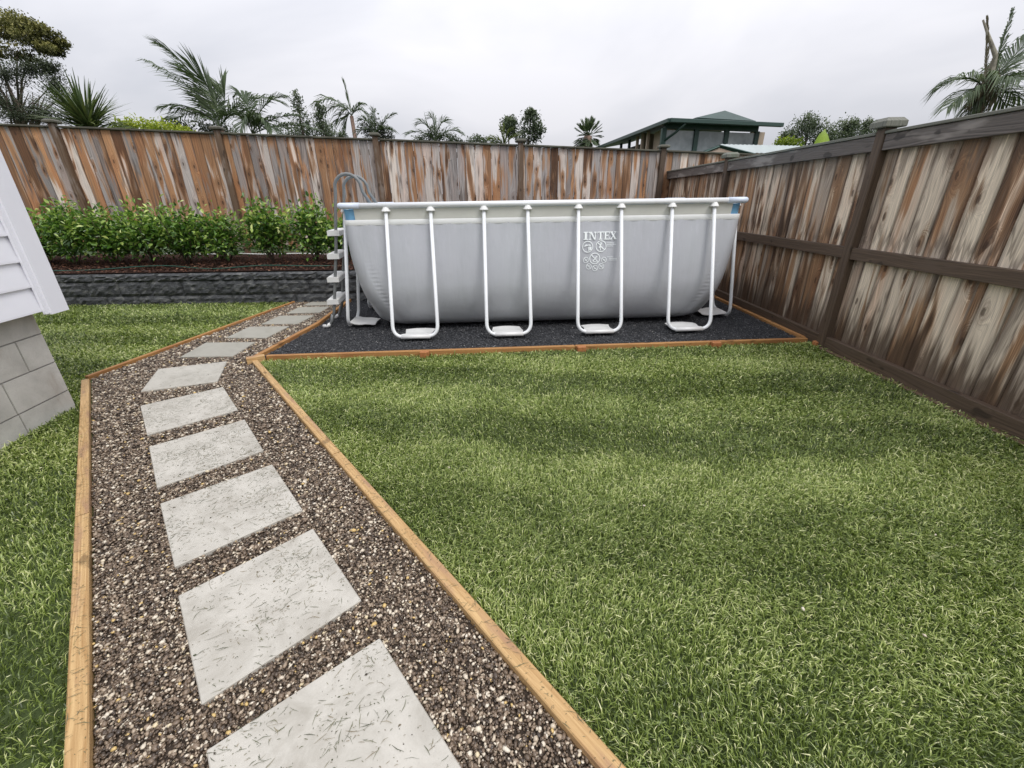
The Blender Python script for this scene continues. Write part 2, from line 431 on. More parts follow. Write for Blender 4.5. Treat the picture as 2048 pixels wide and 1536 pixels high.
G1 = [(0, (.048, .070, .015)), (.3, (.130, .178, .036)), (.58, (.255, .325, .080)), (.84, (.475, .53, .19)), (1, (.76, .73, .43))]
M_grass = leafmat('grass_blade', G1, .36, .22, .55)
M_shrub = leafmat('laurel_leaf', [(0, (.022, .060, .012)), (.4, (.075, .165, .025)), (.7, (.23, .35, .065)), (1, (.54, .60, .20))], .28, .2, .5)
M_palm = leafmat('palm_leaf', [(0, (.035, .055, .028)), (.6, (.095, .13, .065)), (1, (.22, .26, .14))], .5, .15)
M_palmy = leafmat('yellow_palm_leaf', [(0, (.05, .075, .015)), (.6, (.15, .18, .035)), (1, (.26, .27, .07))], .5, .2)
M_yuc = leafmat('cabbage_tree_leaf', [(0, (.028, .048, .020)), (.6, (.085, .12, .05)), (1, (.20, .23, .09))], .45, .1)
M_conf = leafmat('conifer_leaf', [(0, (.035, .036, .014)), (.45, (.15, .15, .045)), (1, (.32, .29, .10))], .7, .1)
M_lime = leafmat('lime_leaf', [(0, (.06, .10, .01)), (.6, (.22, .28, .025)), (1, (.40, .44, .06))], .5, .25)
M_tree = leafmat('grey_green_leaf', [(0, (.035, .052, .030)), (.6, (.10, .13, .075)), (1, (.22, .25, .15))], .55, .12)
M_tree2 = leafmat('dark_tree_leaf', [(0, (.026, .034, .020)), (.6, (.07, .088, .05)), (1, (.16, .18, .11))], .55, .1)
M_ban = leafmat('banana_leaf', [(0, (.14, .22, .035)), (1, (.30, .40, .07))], .4, .35)
M_thatch2 = plain('dry_sheath', (.24, .22, .17), .8, .4, 14, .6)
M_thatch = leafmat('dead_frond', [(0, (.09, .078, .055)), (1, (.30, .26, .18))], .8, .05)

# ------------------------------------------------------------------ ground plan (metres)
E1 = (-3.58, 3.34); E0 = (-1.12, .63)           # left edging, inner side
PR0 = (.21, .61); PR1 = (-2.43, 3.74)            # right edging, inner side
def ext(a, b, t): return (a[0] + (b[0] - a[0]) * t, a[1] + (b[1] - a[1]) * t)
E_1 = ext(E1, E0, 1.75); PR_1 = ext(PR1, PR0, 1.75)
WALLY = 6.38
PATH = [E_1, PR_1, PR1, (-2.40, 3.84), (-2.30, 5.0), (-2.38, WALLY), (-3.22, WALLY), (-3.62, 3.40)]
PAD = [(-2.40, 3.84), (3.05, 4.13), (3.05, 7.6), (-1.6, WALLY), (-2.38, WALLY), (-2.30, 5.0)]
LAWN = [(PR_1[0] + .05, PR_1[1] + .03), (PR1[0] + .06, PR1[1]), (-2.36, 3.78), (3.03, 4.08), (3.03, -2.2), (1.6, -2.2)]
LLAWN = [(-9.5, WALLY), (-3.27, WALLY), (-3.67, 3.40), (-3.64, 3.33), (E0[0] - .055, E0[1]), (E_1[0] - .05, E_1[1]), (-2.6, -1.5), (-3.24, 2.86), (-9.5, 3.4)]

tag(poly('ground', [(-400, -60, -.06), (400, -60, -.06), (400, 900, -.06), (-400, 900, -.06)], [(0, 1, 2, 3)], M_far), None, None, None, 'structure')
slab_sheet('lawn_soil', [(-9.6, -3), (3.05, -3), (3.05, 4.1), (-2.4, 3.8), (-3.62, 3.4), (-3.2, 6.40), (-9.6, 6.40)], -.030, M_soil)
slab_sheet('path_bed', PATH, -.022, M_grav)
slab_sheet('pool_pad_bed', PAD, -.006, M_pad)
# raised garden bed behind the retaining wall, rising gently to the back fence
BED = [(-10.5, 6.45, .44), (-1.6, 6.45, .44), (3.05, 7.68, .34), (3.05, 9.05, .36), (-10.5, 7.9, .56)]
tag(poly('garden_bed', BED, [(0, 1, 2, 4), (2, 3, 4)], M_bed), None, None, None, 'structure')
tag(poly('neighbour_land', [(-80, 7.95 - .08 * 80 + .8, .2), (3.4, 9.2, .2), (9, 9.6, .2), (9, -20, .2), (90, -20, .2), (90, 120, .2), (-80, 120, .2)], [(0, 1, 6), (1, 2, 5, 6), (2, 3, 4, 5)], M_far), None, None, None, 'structure')

# ------------------------------------------------------------------ grass
def grass(name, poly_, n, zone, hscale=1.0, bands=True, label=None, cat='grass'):
    xs = [p[0] for p in poly_]; ys = [p[1] for p in poly_]
    x0, x1 = max(min(xs), zone[0]), min(max(xs), zone[1]); y0, y1 = max(min(ys), zone[2]), min(max(ys), zone[3])
    P = np.column_stack([rng.uniform(x0, x1, n), rng.uniform(y0, y1, n)])
    P = P[inside(P, poly_)]
    return P
def blades(name, P, label, wscale=None):
    n = len(P); d = np.hypot(P[:, 0], P[:, 1])
    k = np.clip(d / 1.9, 1.0, 3.0)
    clump = np.sin(P[:, 0] * 7.1 + 2 * np.sin(P[:, 1] * 5.3)) * np.cos(P[:, 1] * 8.7 + 1.7 * np.sin(P[:, 0] * 4.1))
    clump2 = np.sin(P[:, 0] * 23 + 3 * np.sin(P[:, 1] * 17)) * np.cos(P[:, 1] * 26 + 2 * np.sin(P[:, 0] * 19))
    L = np.where(rng.random(n) < .12, rng.uniform(.036, .062, n), rng.uniform(.016, .038, n)) * (1 + .15 * clump) ; wd = rng.uniform(.0011, .0021, n) * k
    flow = 1.2 * np.sin(P[:, 0] * 2.3 + 1.1) + 1.5 * np.sin(P[:, 1] * 3.1 + P[:, 0]) + .5
    az = np.where(rng.random(n) < .45, flow + rng.normal(0, .8, n), rng.uniform(0, 2 * np.pi, n))
    tilt = np.clip(rng.normal(1.24, .30, n), .1, 1.62)
    # turf rolls laid across the garden: each strip has its own blade tone
    row = np.floor((P[:, 1] + .10 * P[:, 0] + 10 + .07 * np.sin(P[:, 0] * 1.9) + .04 * np.sin(P[:, 0] * 7.3) + rng.normal(0, .03, n)) / .42).astype(int)
    rv = np.array([.05, -.13, .10, -.09, .12, -.11, .06, -.04, .11, -.12])[row % 10]
    dirx, diry = np.cos(az), np.sin(az)
    s1 = np.sin(tilt * .7); c1 = np.cos(tilt * .7); s2 = np.sin(np.minimum(tilt * 1.2, 1.7)); c2 = np.cos(np.minimum(tilt * 1.2, 1.7))
    b = np.column_stack([P, np.full(n, -.028)])
    dv = np.column_stack([dirx, diry, np.zeros(n)]); sv = np.column_stack([-diry, dirx, np.zeros(n)])
    # random roll so blades show different faces
    ro = rng.normal(0, .5, n)[:, None]; up = np.array([[0, 0, 1.]])
    sv = sv * np.cos(ro) + up * np.sin(ro)
    m1 = b + dv * (L * .5 * s1)[:, None] + up * (L * .55 * c1 + rng.uniform(.002, .020, n))[:, None]
    tp = m1 + dv * (L * .5 * s2)[:, None] + up * (L * .5 * c2)[:, None]
    w = wd[:, None]
    V = np.stack([b - sv * w, b + sv * w, m1 + sv * w * .85, m1 - sv * w * .85, tp], 1)
    i = np.arange(n)[:, None] * 5
    F = np.concatenate([i + np.array([[0, 1, 2]]), i + np.array([[0, 2, 3]]), i + np.array([[3, 2, 4]])])
    big_ = np.sin(P[:, 0] * .9 + 1.3 * np.sin(P[:, 1] * 1.1)) * np.sin(P[:, 1] * 1.7 + .8)
    v = .45 + .07 * clump + .05 * clump2 + .07 * big_ + rv * 1.25 + rng.normal(0, .25, n)
    dry = rng.random(n) < .055; v = np.where(dry, rng.uniform(.88, 1.0, n), np.clip(v, .02, .92))
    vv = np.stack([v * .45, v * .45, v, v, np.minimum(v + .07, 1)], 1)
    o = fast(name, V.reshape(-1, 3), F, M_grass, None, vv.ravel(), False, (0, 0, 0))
    return tag(o, label, 'grass', None, 'stuff')
Z = [((-5, 5, .2, 1.25), 74000), ((-5, 5, 1.25, 2.2), 90000), ((-5, 5, 2.2, 3.2), 62000), ((-5, 5, 3.2, 4.2), 46000), ((-5, 5, -2.2, .2), 12000)]
P = np.concatenate([grass('', LAWN, int(n * 1.9), z) for z, n in Z])
blades('grass_lawn', P, 'short green turf filling the main lawn between gravel path and side fence')
P = np.concatenate([grass('', LLAWN, n, z) for z, n in [((-5, -.5, .3, 1.6), 60000), ((-5, -1, 1.6, 3.4), 70000), ((-9.5, -3, 3.4, 5), 70000), ((-9.5, -3, 5, 6.4), 50000), ((-4, 0, -1.5, .3), 9000)]])
blades('grass_side_lawn', P, 'mown striped turf left of the path, in front of the dark block wall')
# grass that leans over the edging boards
def along(a, b, n, spread, side):
    a = np.array(a); b = np.array(b); t = rng.random(n)[:, None]; d = (b - a) / np.linalg.norm(b - a); nn = np.array([-d[1], d[0]]) * side
    return a + (b - a) * t + nn * np.abs(rng.normal(0, spread, n))[:, None]

# ------------------------------------------------------------------ pebbles
ico = None
def ico_vf():
    bm = bmesh.new(); bmesh.ops.create_icosphere(bm, subdivisions=1, radius=1)
    V = np.array([v.co[:] for v in bm.verts]); F = np.array([[v.index for v in f.verts] for f in bm.faces]); bm.free(); return V, F
IV, IF = ico_vf()
OV = np.array([[1, 0, 0], [0, 1, 0], [-1, 0, 0], [0, -1, 0], [0, 0, 1], [0, 0, -.6]], float)
OF = np.array([[0, 1, 4], [1, 2, 4], [2, 3, 4], [3, 0, 4], [1, 0, 5], [2, 1, 5], [3, 2, 5], [0, 3, 5]])
def stones(name, P, size, z, mat, label, cat, vals, BV=IV, BF=IF, smooth=True, flat=(.45, .8), jit=.12, zj=.006):
    n = len(P); a = rng.uniform(0, 2 * np.pi, n); s = size[:, None]
    sc = np.column_stack([rng.uniform(.8, 1.45, n), rng.uniform(.65, 1.0, n), rng.uniform(flat[0], flat[1], n)]) * s
    V = BV[None] * sc[:, None, :] * (1 + rng.normal(0, jit, (n, len(BV), 1)))
    tx = rng.normal(0, .35, n); c, s_ = np.cos(tx)[:, None], np.sin(tx)[:, None]
    y, zz = V[:, :, 1] * c - V[:, :, 2] * s_, V[:, :, 1] * s_ + V[:, :, 2] * c
    x = V[:, :, 0]; ca, sa = np.cos(a)[:, None], np.sin(a)[:, None]
    X = x * ca - y * sa + P[:, 0:1]; Y = x * sa + y * ca + P[:, 1:2]
    Zc = zz + z + rng.uniform(-zj, zj, n)[:, None]
    V = np.stack([X, Y, Zc], -1).reshape(-1, 3)
    F = (np.arange(n)[:, None, None] * len(BV) + BF[None]).reshape(-1, 3)
    v = np.repeat(vals, len(BV))
    return tag(fast(name, V, F, mat, None, v, smooth, (0, 0, 0)), label, cat, None, 'stuff')
def samp(poly_, dens, y0, y1):
    xs = [p[0] for p in poly_]; x0, x1 = min(xs), max(xs); n = int((x1 - x0) * (y1 - y0) * dens)
    P = np.column_stack([rng.uniform(x0, x1, n), rng.uniform(y0, y1, n)]); return P[inside(P, poly_)]

# slabs (corner order: far-left, far-right, near-right, near-left)
SL = [([(-.84, .665), (-.46, .98), (-.13, .60), (-.50, .27)], .0, 'nearest pale concrete paver, cut off by the bottom of the view'),
      ([(-1.27, 1.16), (-.91, 1.51), (-.57, 1.13), (-.93, .78)], 0, 'second nearest pale concrete paver, with a smooth clean left half'),
      ([(-1.745, 1.70), (-1.36, 2.03), (-1.015, 1.64), (-1.385, 1.30)], 0, 'third paver up the path, large pale square strewn with grass bits'),
      ([(-2.22, 2.24), (-1.83, 2.58), (-1.49, 2.18), (-1.86, 1.83)], 0, 'fourth paver up the path, white and densely flecked with clippings'),
      ([(-2.735, 2.82), (-2.33, 3.15), (-1.965, 2.73), (-2.35, 2.39)], 0, 'fifth paver up the path, the last white one before the path turns'),
      ([(-3.18, 3.58), (-2.67, 3.76), (-2.45, 3.27), (-2.94, 3.08)], .25, 'paver turned askew at the bend of the path'),
      ([(-3.26, 4.36), (-2.73, 4.35), (-2.70, 3.90), (-3.21, 3.90)], .8, 'dull grey-green paver just beyond the bend of the path'),
      ([(-3.14, 4.97), (-2.66, 4.97), (-2.69, 4.50), (-3.15, 4.53)], .8, 'dull grey-green paver second beyond the bend, left of the platform edge'),
      ([(-3.04, 5.49), (-2.58, 5.49), (-2.61, 5.08), (-3.06, 5.08)], .85, 'dull grey-green paver third beyond the bend, level with the ladder foot'),
      ([(-3.0, 5.97), (-2.57, 5.99), (-2.57, 5.64), (-3.01, 5.63)], .85, 'dull grey-green paver behind the ladder, second from the block wall'),
      ([(-2.97, 6.31), (-2.54, 6.31), (-2.56, 6.10), (-3.0, 6.10)], .85, 'narrow dull paver touching the foot of the dark block wall')]
slabpolys = []
for q, dull, lab in SL:
    c = sum((Vector((x, y)) for x, y in q), Vector((0, 0))) / 4
    bm = bmesh.new()
    vb = [bm.verts.new((x - c.x, y - c.y, -.045)) for x, y in q]; vt = [bm.verts.new((x - c.x, y - c.y, 0)) for x, y in q]
    bm.faces.new(vt[::-1]); bm.faces.new(vb)
    for i in range(4): bm.faces.new((vt[i], vt[(i + 1) % 4], vb[(i + 1) % 4], vb[i]))
    bmesh.ops.recalc_face_normals(bm, faces=bm.faces)
    bmesh.ops.bevel(bm, geom=[e for e in bm.edges if e.verts[0].co.z > -.01 or e.verts[1].co.z > -.01], offset=.003, segments=1, affect='EDGES')
    me = bpy.data.meshes.new('paver'); bm.to_mesh(me); bm.free(); me.materials.append(M_slab)
    o = bpy.data.objects.new('stepping_stone', me); o.location = (c.x, c.y, 0); COL.objects.link(o); o.color = (dull, 0, 0, 1)
    tag(o, lab, 'paver', 'square concrete pavers along the gravel path'); slabpolys.append(q)
def offslab(P, grow=.0):
    k = np.ones(len(P), bool)
    for q in slabpolys:
        c = np.mean(q, 0); qq = [tuple(c + (np.array(p) - c) * (1 + grow)) for p in q]; k &= ~inside(P, qq)
    return P[k]
PP = []
for dens, y0, y1, sz in [(27000, .25, 1.3, .0049), (18500, 1.3, 2.2, .0054), (9500, 2.2, 3.4, .0066), (6000, 3.4, 6.4, .0082), (3000, -.6, .25, .009)]:
    p = offslab(samp(PATH, dens, y0, y1), -.035); PP.append((p, rng.lognormal(-.02, .30, len(p)).clip(.5, 2.1) * sz))
P = np.concatenate([p for p, s in PP]); sz = np.concatenate([s for p, s in PP])
v = np.where(rng.random(len(P)) < .235, rng.uniform(.70, .95, len(P)), rng.uniform(0, .66, len(P))); v = np.where(rng.random(len(P)) < .012, .975, v)
stones('path_pebbles', P, sz, -.014, M_peb, 'wet brown, grey and cream pebbles of the garden path', 'gravel', v)
P = np.concatenate([samp(PAD, 5200, 3.8, 5.4), samp(PAD, 1500, 5.4, 7.5)])
stones('pad_chippings', P, rng.uniform(.0045, .0085, len(P)), .000, M_blk, 'black crushed stone covering the platform under the pool', 'gravel', rng.beta(1.3, 2.0, len(P)), OV, OF, False, (.6, 1.0))
BEDP = [(-9.5, 6.46), (-1.6, 6.46), (2.9, 7.7), (2.9, 8.9), (-9.5, 7.9)]
P = samp(BEDP, 700, 6.46, 8.0)
bz = .445 + (P[:, 1] - 6.45) * .07
v = rng.beta(1.5, 2, len(P))
o = stones('bark_mulch', P, rng.uniform(.008, .022, len(P)), 0, M_chip, 'reddish bark mulch spread over the raised bed under the shrubs', 'mulch', v, OV, OF, False, (.25, .5))
co_ = np.empty(len(o.data.vertices) * 3, np.float32); o.data.vertices.foreach_get('co', co_); co_ = co_.reshape(-1, 3); co_[:, 2] += np.repeat(bz, 6); o.data.vertices.foreach_set('co', co_.ravel())

# clippings and grit on the pavers and edging
def clippings(name, P, z, n_grit, label):
    n = len(P); L = np.where(rng.random(n) < .30, rng.uniform(.007, .021, n), rng.uniform(.0015, .006, n)); a = np.where(rng.random(n) < .6, rng.normal(.5, .5, n), rng.uniform(0, 3.14, n)); w = rng.uniform(.0004, .0011, n)
    dx, dy = np.cos(a) * L, np.sin(a) * L; nx, ny = -np.sin(a) * w, np.cos(a) * w
    zz = np.full(n, 1.) * z + .0012; bend = rng.uniform(-.25, .25, n)
    m = np.column_stack([P[:, 0] + bend * -dy, P[:, 1] + bend * dx, zz + .0015])
    A = np.column_stack([P[:, 0] - dx, P[:, 1] - dy, zz]); B = np.column_stack([P[:, 0] + dx, P[:, 1] + dy, zz]); N = np.column_stack([nx, ny, np.zeros(n)])
    V = np.stack([A - N * .3, A + N * .3, m + N, m - N, B + N * .3, B - N * .3], 1).reshape(-1, 3)
    i = np.arange(n)[:, None] * 6
    F = np.concatenate([i + np.array([[0, 3, 2, 1]]), i + np.array([[3, 5, 4, 2]])])
    return tag(fast(name, V, F, M_clip, None, np.repeat(rng.uniform(0, .9, n), 6), False, (0, 0, 0)), label, 'clippings', None, 'stuff')
def shift(a, b, d):
    v = (Vector(b) - Vector(a)).normalized(); n = Vector((-v.y, v.x)) * d
    return (a[0] + n.x, a[1] + n.y), (b[0] + n.x, b[1] + n.y)
ra_, rb_ = shift(PR1, PR_1, .024); la_, lb_ = shift(E1, E_1, -.024)
P = []
for k, q in enumerate(slabpolys[:6]):
    n = [1500, 1500, 1900, 2200, 2000, 420][k]; u = rng.beta(1.7, 1.1, n)[:, None] if k in (1,) else rng.random(n)[:, None]; w_ = rng.random(n)[:, None]; q = np.array(q)
    hp = rng.random((7, 2)); wt = np.min([(u[:, 0] - h_[0]) ** 2 + (w_[:, 0] - h_[1]) ** 2 for h_ in hp], axis=0)
    kp = rng.random(n) < np.exp(-wt / .035) * .85 + .15; u = u[kp]; w_ = w_[kp]
    P.append((q[0] * (1 - u) + q[1] * u) * (1 - w_) + (q[3] * (1 - u) + q[2] * u) * w_)
for (a_e, b_e, zz_e) in ((ra_, rb_, .018), (la_, lb_, .014)):
    a_e = np.array(a_e); b_e = np.array(b_e); t_ = rng.random(900)[:, None]; d_ = (b_e - a_e) / np.linalg.norm(b_e - a_e); n_ = np.array([-d_[1], d_[0]])
    clippings('edge_clippings', a_e + (b_e - a_e) * t_ + n_ * rng.uniform(-.024, .024, 900)[:, None], zz_e, 0, 'dark grass bits stuck on top of the ' + ('right' if zz_e > .015 else 'left') + ' path edging board')
clippings('grass_clippings', np.concatenate(P), 0.0, 0, 'dark grass clippings scattered over the pale pavers')
P = []
for k, q in enumerate(slabpolys[:6]):
    n = [110, 110, 150, 190, 170, 60][k]; u = rng.random(n)[:, None]; w_ = rng.random(n)[:, None]; q = np.array(q)
    P.append((q[0] * (1 - u) + q[1] * u) * (1 - w_) + (q[3] * (1 - u) + q[2] * u) * w_)
P = np.concatenate(P)
big = rng.random(len(P)) < .10
stones('grit', P, np.where(big, rng.uniform(.003, .0055, len(P)), rng.uniform(.0009, .0022, len(P))), .0012, M_clip, 'crumbs of soil and grit lying on the pavers', 'grit', rng.choice([.9, 1.0, .1], len(P)), OV, OF, False, (.5, .8), .12, .0005)

P = np.array([[1.02, 1.06], [1.35, .95], [.62, 1.62], [2.1, 2.3], [-.35, 1.95], [1.8, 1.4]])
stones('stray_pebbles', P, np.array([.008, .006, .006, .007, .006, .005]), .012, M_peb, 'few stray pale pebbles lying on the lawn', 'pebbles', np.array([.93, .85, .9, .8, .9, .88]))
# ------------------------------------------------------------------ timber edging
def edging(label, runs, mat, z0, z1, t=.05, pegs=()):
    """runs: list of (a, b) centre lines in plan"""
    a0 = runs[0][0]
    th = empty('timber_edging', (a0[0], a0[1], 0), label, 'garden edging', 'pine boards edging the path and platform')
    for a, b in runs:
        d = (Vector(b) - Vector(a)).normalized(); nn = Vector((-d.y, d.x, 0))
        plank('board', (a[0], a[1], (z0 + z1) / 2), (b[0], b[1], (z0 + z1) / 2), z1 - z0, t, nn, mat, th, .004)
    for x, y in pegs:
        plank('peg', (x, y - .018, -.05), (x, y - .018, z1 + .006), .085, .06, (0, 1, 0), M_peg, th, .004)
    return th
def shift(a, b, d):
    v = (Vector(b) - Vector(a)).normalized(); n = Vector((-v.y, v.x)) * d
    return (a[0] + n.x, a[1] + n.y), (b[0] + n.x, b[1] + n.y)
# right side of the path: two boards end to end
ra, rb = shift(PR1, PR_1, .024)
m1 = ext(ra, rb, .30)
edging('long pale pine board edging the lawn along the right of the path', [(ra, ext(ra, rb, .299)), (ext(ra, rb, .3005), rb)], M_pine, -.05, .018)
la, lb = shift(E1, E_1, -.024)
edging('pine board edging along the left of the near path, beside the house', [(la, ext(la, lb, .36)), (ext(la, lb, .3615), lb)], M_pine, -.05, .014)
edging('thin orange board edging the left of the far path up to the block wall', [((-3.66, 3.40), (-3.45, 4.85)), ((-3.448, 4.862), (-3.235, 6.33))], M_pineo, -.04, .012, .035)
edging('front board of the pool platform with small square pegs', [((-2.32, 3.815), (.62, 3.975)), ((.625, 3.975), (2.98, 4.10))], M_pineo, -.05, .034, .04, [(-.83, 3.862), (.68, 3.945), (2.02, 4.015)])
edging('orange board edging the left side of the pool platform beside the path', [((-2.435, 3.775), (-2.335, 4.99)), ((-2.333, 5.0), (-2.40, 6.33))], M_pineo, -.05, .030, .045)
edging('orange board and end block of the platform against the side fence', [((2.99, 4.16), (2.97, 6.9))], M_pineo, -.05, .030, .04, [(3.02, 4.0)])
plank('peg', (-2.46, 3.72, .0), (-2.33, 3.80, .0), .06, .09, (0, 0, 1), M_pine, None, .004)
tag(bpy.data.objects[-1] if False else COL.objects[-1], 'short mitred pine piece where path edging meets the platform corner', 'edging block')
COL.objects[-1].name = 'edging_block'

# ------------------------------------------------------------------ fences
def lean(p): return (p[0] + .004 * p[2], p[1], p[2])
side = empty('wooden_fence', (3.05, 3.94, 0), 'tall close-up paling fence with dark rails along the right of the lawn', 'fence')
POSTS = [-4.02, -1.37, 1.28, 3.94, 6.60, 9.18]
nb = 0
for i, y in enumerate(POSTS):
    p = plank('post', lean((3.045, y, -.1)), lean((3.045, y, 1.84)), .092, .092, (1, 0, 0), M_rail, side, .005)
    if i < 5:
        V = []; h = .085
        c = Vector(lean((3.045, y, 1.84)))
        for r_, z in ((h * .93, 0), (h, .006), (h, .042), (h * .72, .068)):
            for dx, dy in ((-1, -1), (1, -1), (1, 1), (-1, 1)): V.append(c + Vector((dx * r_, dy * r_, z)))
        F = [(3, 2, 1, 0), (12, 13, 14, 15)] + [(k * 4 + j, k * 4 + (j + 1) % 4, k * 4 + 4 + (j + 1) % 4, k * 4 + 4 + j) for k in range(3) for j in range(4)]
        poly('post_cap', V, F, M_capgrey, side)
for i in range(5):
    y0, y1 = POSTS[i] + .048, POSTS[i + 1] - .048
    plank('top_rail', lean((3.035, y0, 1.735)), lean((3.035, y1, 1.735)), .115, .05, (1, 0, 0), M_railtop if i >= 2 else M_rail, side)
    plank('middle_rail', lean((3.035, y0, .875)), lean((3.035, y1, .875)), .098, .05, (1, 0, 0), M_rail, side)
    plank('bottom_rail', lean((3.035, y0, .055)), lean((3.035, y1, .055)), .105, .05, (1, 0, 0), M_rail, side)
    plank('cap_board', lean((3.062, y0 - .002, 1.806)), lean((3.062, y1 + .002, 1.806)), .13, .022, (0, 0, 1), M_capgrey, side)
plank('ground_board', (3.0, -4.0, -.022), (3.0, 3.90, -.022), .05, .05, (0, 0, 1), M_post_b, side)
y = -4.0; k = 0
while y < 9.1:
    w_ = .168 + random.uniform(-.006, .004)
    near = y < 3.9
    sil = random.gauss(.78 if near else .56, .12); 
    if random.random() < .12: sil = .35
    dx_ = random.uniform(-.004, .004)
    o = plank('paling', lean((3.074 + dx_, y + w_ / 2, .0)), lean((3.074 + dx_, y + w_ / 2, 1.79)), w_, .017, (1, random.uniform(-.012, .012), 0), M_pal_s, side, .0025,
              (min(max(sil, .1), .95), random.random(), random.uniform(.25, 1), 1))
    y += w_ + random.uniform(.004, .009)

t5 = rad(4.6); BD = Vector((math.cos(t5), math.sin(t5), 0)); BN = Vector((-math.sin(t5), math.cos(t5), 0)); BC = Vector((3.09, 9.02, 0))
def bline(s): return BC + BD * s          # s = metres along from the corner (left negative)
def btop(s): return 2.155 - .0395 * s
def bbase(s): return .33 - .0330 * s
bf = empty('wooden_fence', bline(-5) + Vector((0, 0, .4)), 'long brown and silver paling fence behind the shrubs and pool', 'fence')
BP = [-14.2, -11.55, -10.62 + 0, -7.97, -5.35, -2.72, 0.0, 2.65, 5.3]
# post places read from the photograph
def s_at(px, py):
    d = Vector((_R @ np.array([px - 1024, py - 768, FPX])).tolist()); C = Vector((0, 0, HC))
    t = (BC - C).dot(BN) / d.dot(BN); p = C + d * t; return (p - BC).dot(BD)
BP = [s_at(-260, 245), s_at(112, 258), s_at(439, 270), s_at(752, 283), s_at(1041, 293), s_at(1325, 302), s_at(1325, 302) + 2.7, s_at(1325, 302) + 5.4]
for s in BP:
    p = bline(s); plank('post', p - BN * .035 + Vector((0, 0, bbase(s) - .25)), p - BN * .035 + Vector((0, 0, btop(s) + .035)), .095, .08, BN, M_post_b if s < -.5 else M_rail, bf, .005)
    c = p - BN * .03 + Vector((0, 0, btop(s) + .035)); V = []; h = .09
    for r_, z in ((h * .9, 0), (h, .008), (h, .030), (h * .72, .052)):
        for dx, dy in ((-1, -1), (1, -1), (1, 1), (-1, 1)): V.append(c + BD * (dx * r_) + BN * (dy * r_) + Vector((0, 0, z)))
    F = [(3, 2, 1, 0), (12, 13, 14, 15)] + [(k * 4 + j, k * 4 + (j + 1) % 4, k * 4 + 4 + (j + 1) % 4, k * 4 + 4 + j) for k in range(3) for j in range(4)]
    poly('post_cap', V, F, M_cap, bf)
for a, b in zip(BP[:-1], BP[1:]):
    plank('cap_board', bline(a + .05) + Vector((0, 0, btop(a) - .012)), bline(b - .05) + Vector((0, 0, btop(b) - .012)), .13, .026, (0, 0, 1), M_cap, bf)
    for hh in (.25, .95, 1.65):
        plank('rail', bline(a) + BN * .045 + Vector((0, 0, bbase(a) + hh)), bline(b) + BN * .045 + Vector((0, 0, bbase(b) + hh)), .09, .045, BN, M_rail, bf)
s = BP[0]; k = 0
while s < BP[-1]:
    w_ = .151 + random.uniform(-.004, .004)
    u = (s + w_ / 2 - BP[1]) / (BP[5] - BP[1])
    sil = random.gauss(.46 + .18 * min(max(u, 0), 1), .17)
    p = bline(s + w_ / 2); b_ = bbase(s) + random.uniform(-.01, .01)
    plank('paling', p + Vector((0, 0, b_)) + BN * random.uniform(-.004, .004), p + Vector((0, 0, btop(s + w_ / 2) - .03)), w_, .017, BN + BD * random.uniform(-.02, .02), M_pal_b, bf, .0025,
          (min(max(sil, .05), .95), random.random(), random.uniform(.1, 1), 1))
    s += w_ + random.uniform(.002, .006)
# corner upright that closes the side fence
# ------------------------------------------------------------------ retaining wall
rw = empty('retaining_wall', (-5, WALLY, 0), 'low wall of dark split-face blocks holding up the shrub bed', 'wall')
def rock_block(a, b, z0, z1, depth):
    a = Vector(a); b = Vector(b); d = (b - a); L = d.length; d.normalize(); n = Vector((d.y, -d.x, 0))
    NX, NZ = 10, 5; V = []; F = []
    for j in range(NZ + 1):
        for i in range(NX + 1):
            e = min(i, NX - i, j * 1.6, (NZ - j) * 1.6); pr = (0 if e == 0 else .012 + random.uniform(0, .026)) * (1 if e else 0)
            V.append(a + d * (L * i / NX) + n * pr + Vector((0, 0, z0 + (z1 - z0) * j / NZ)))
    W1 = NX + 1
    for j in range(NZ):
        for i in range(NX): F.append((j * W1 + i, j * W1 + i + 1, (j + 1) * W1 + i + 1, (j + 1) * W1 + i))
    k = len(V)
    for p, z in ((a, z0), (b, z0), (b, z1), (a, z1)): V.append(p - n * depth + Vector((0, 0, z)))
    bot = [i for i in range(W1)]; topr = [NZ * W1 + i for i in range(W1)]; lft = [j * W1 for j in range(NZ + 1)]; rgt = [j * W1 + NX for j in range(NZ + 1)]
    F.append(tuple([k, k + 1] + bot[::-1])); F.append(tuple(topr + [k + 2, k + 3])); F.append(tuple([k + 3, k] + lft)); F.append(tuple([k + 1, k + 2] + rgt[::-1])); F.append((k + 1, k, k + 3, k + 2))
    poly('block', V, F, M_rock, rw, False, a + Vector((0, 0, z0)))
for (p, q) in [((-9.8, WALLY), (-1.6, WALLY)), ((-1.585, WALLY + .002), (3.0, 7.60))]:
    d = Vector((q[0] - p[0], q[1] - p[1], 0)); Lw = d.length; d.normalize()
    for z0, z1, o_ in ((-.10, .105, .0), (.108, .315, .235), (.318, .425, .1)):
        s = -o_ if p[0] < -5 else 0
        while s < Lw - .02:
            e = min(s + .466, Lw)
            s0 = max(s, 0)
            if e - s0 > .03: rock_block((p[0] + d.x * s0, p[1] + d.y * s0, 0), (p[0] + d.x * e, p[1] + d.y * e, 0), z0, z1, .06)
            s += .470
    n = Vector((-d.y, d.x, 0))
    a = Vector((p[0], p[1], 0)) + n * .064; b = Vector((q[0], q[1], 0)) + n * .064
    pass

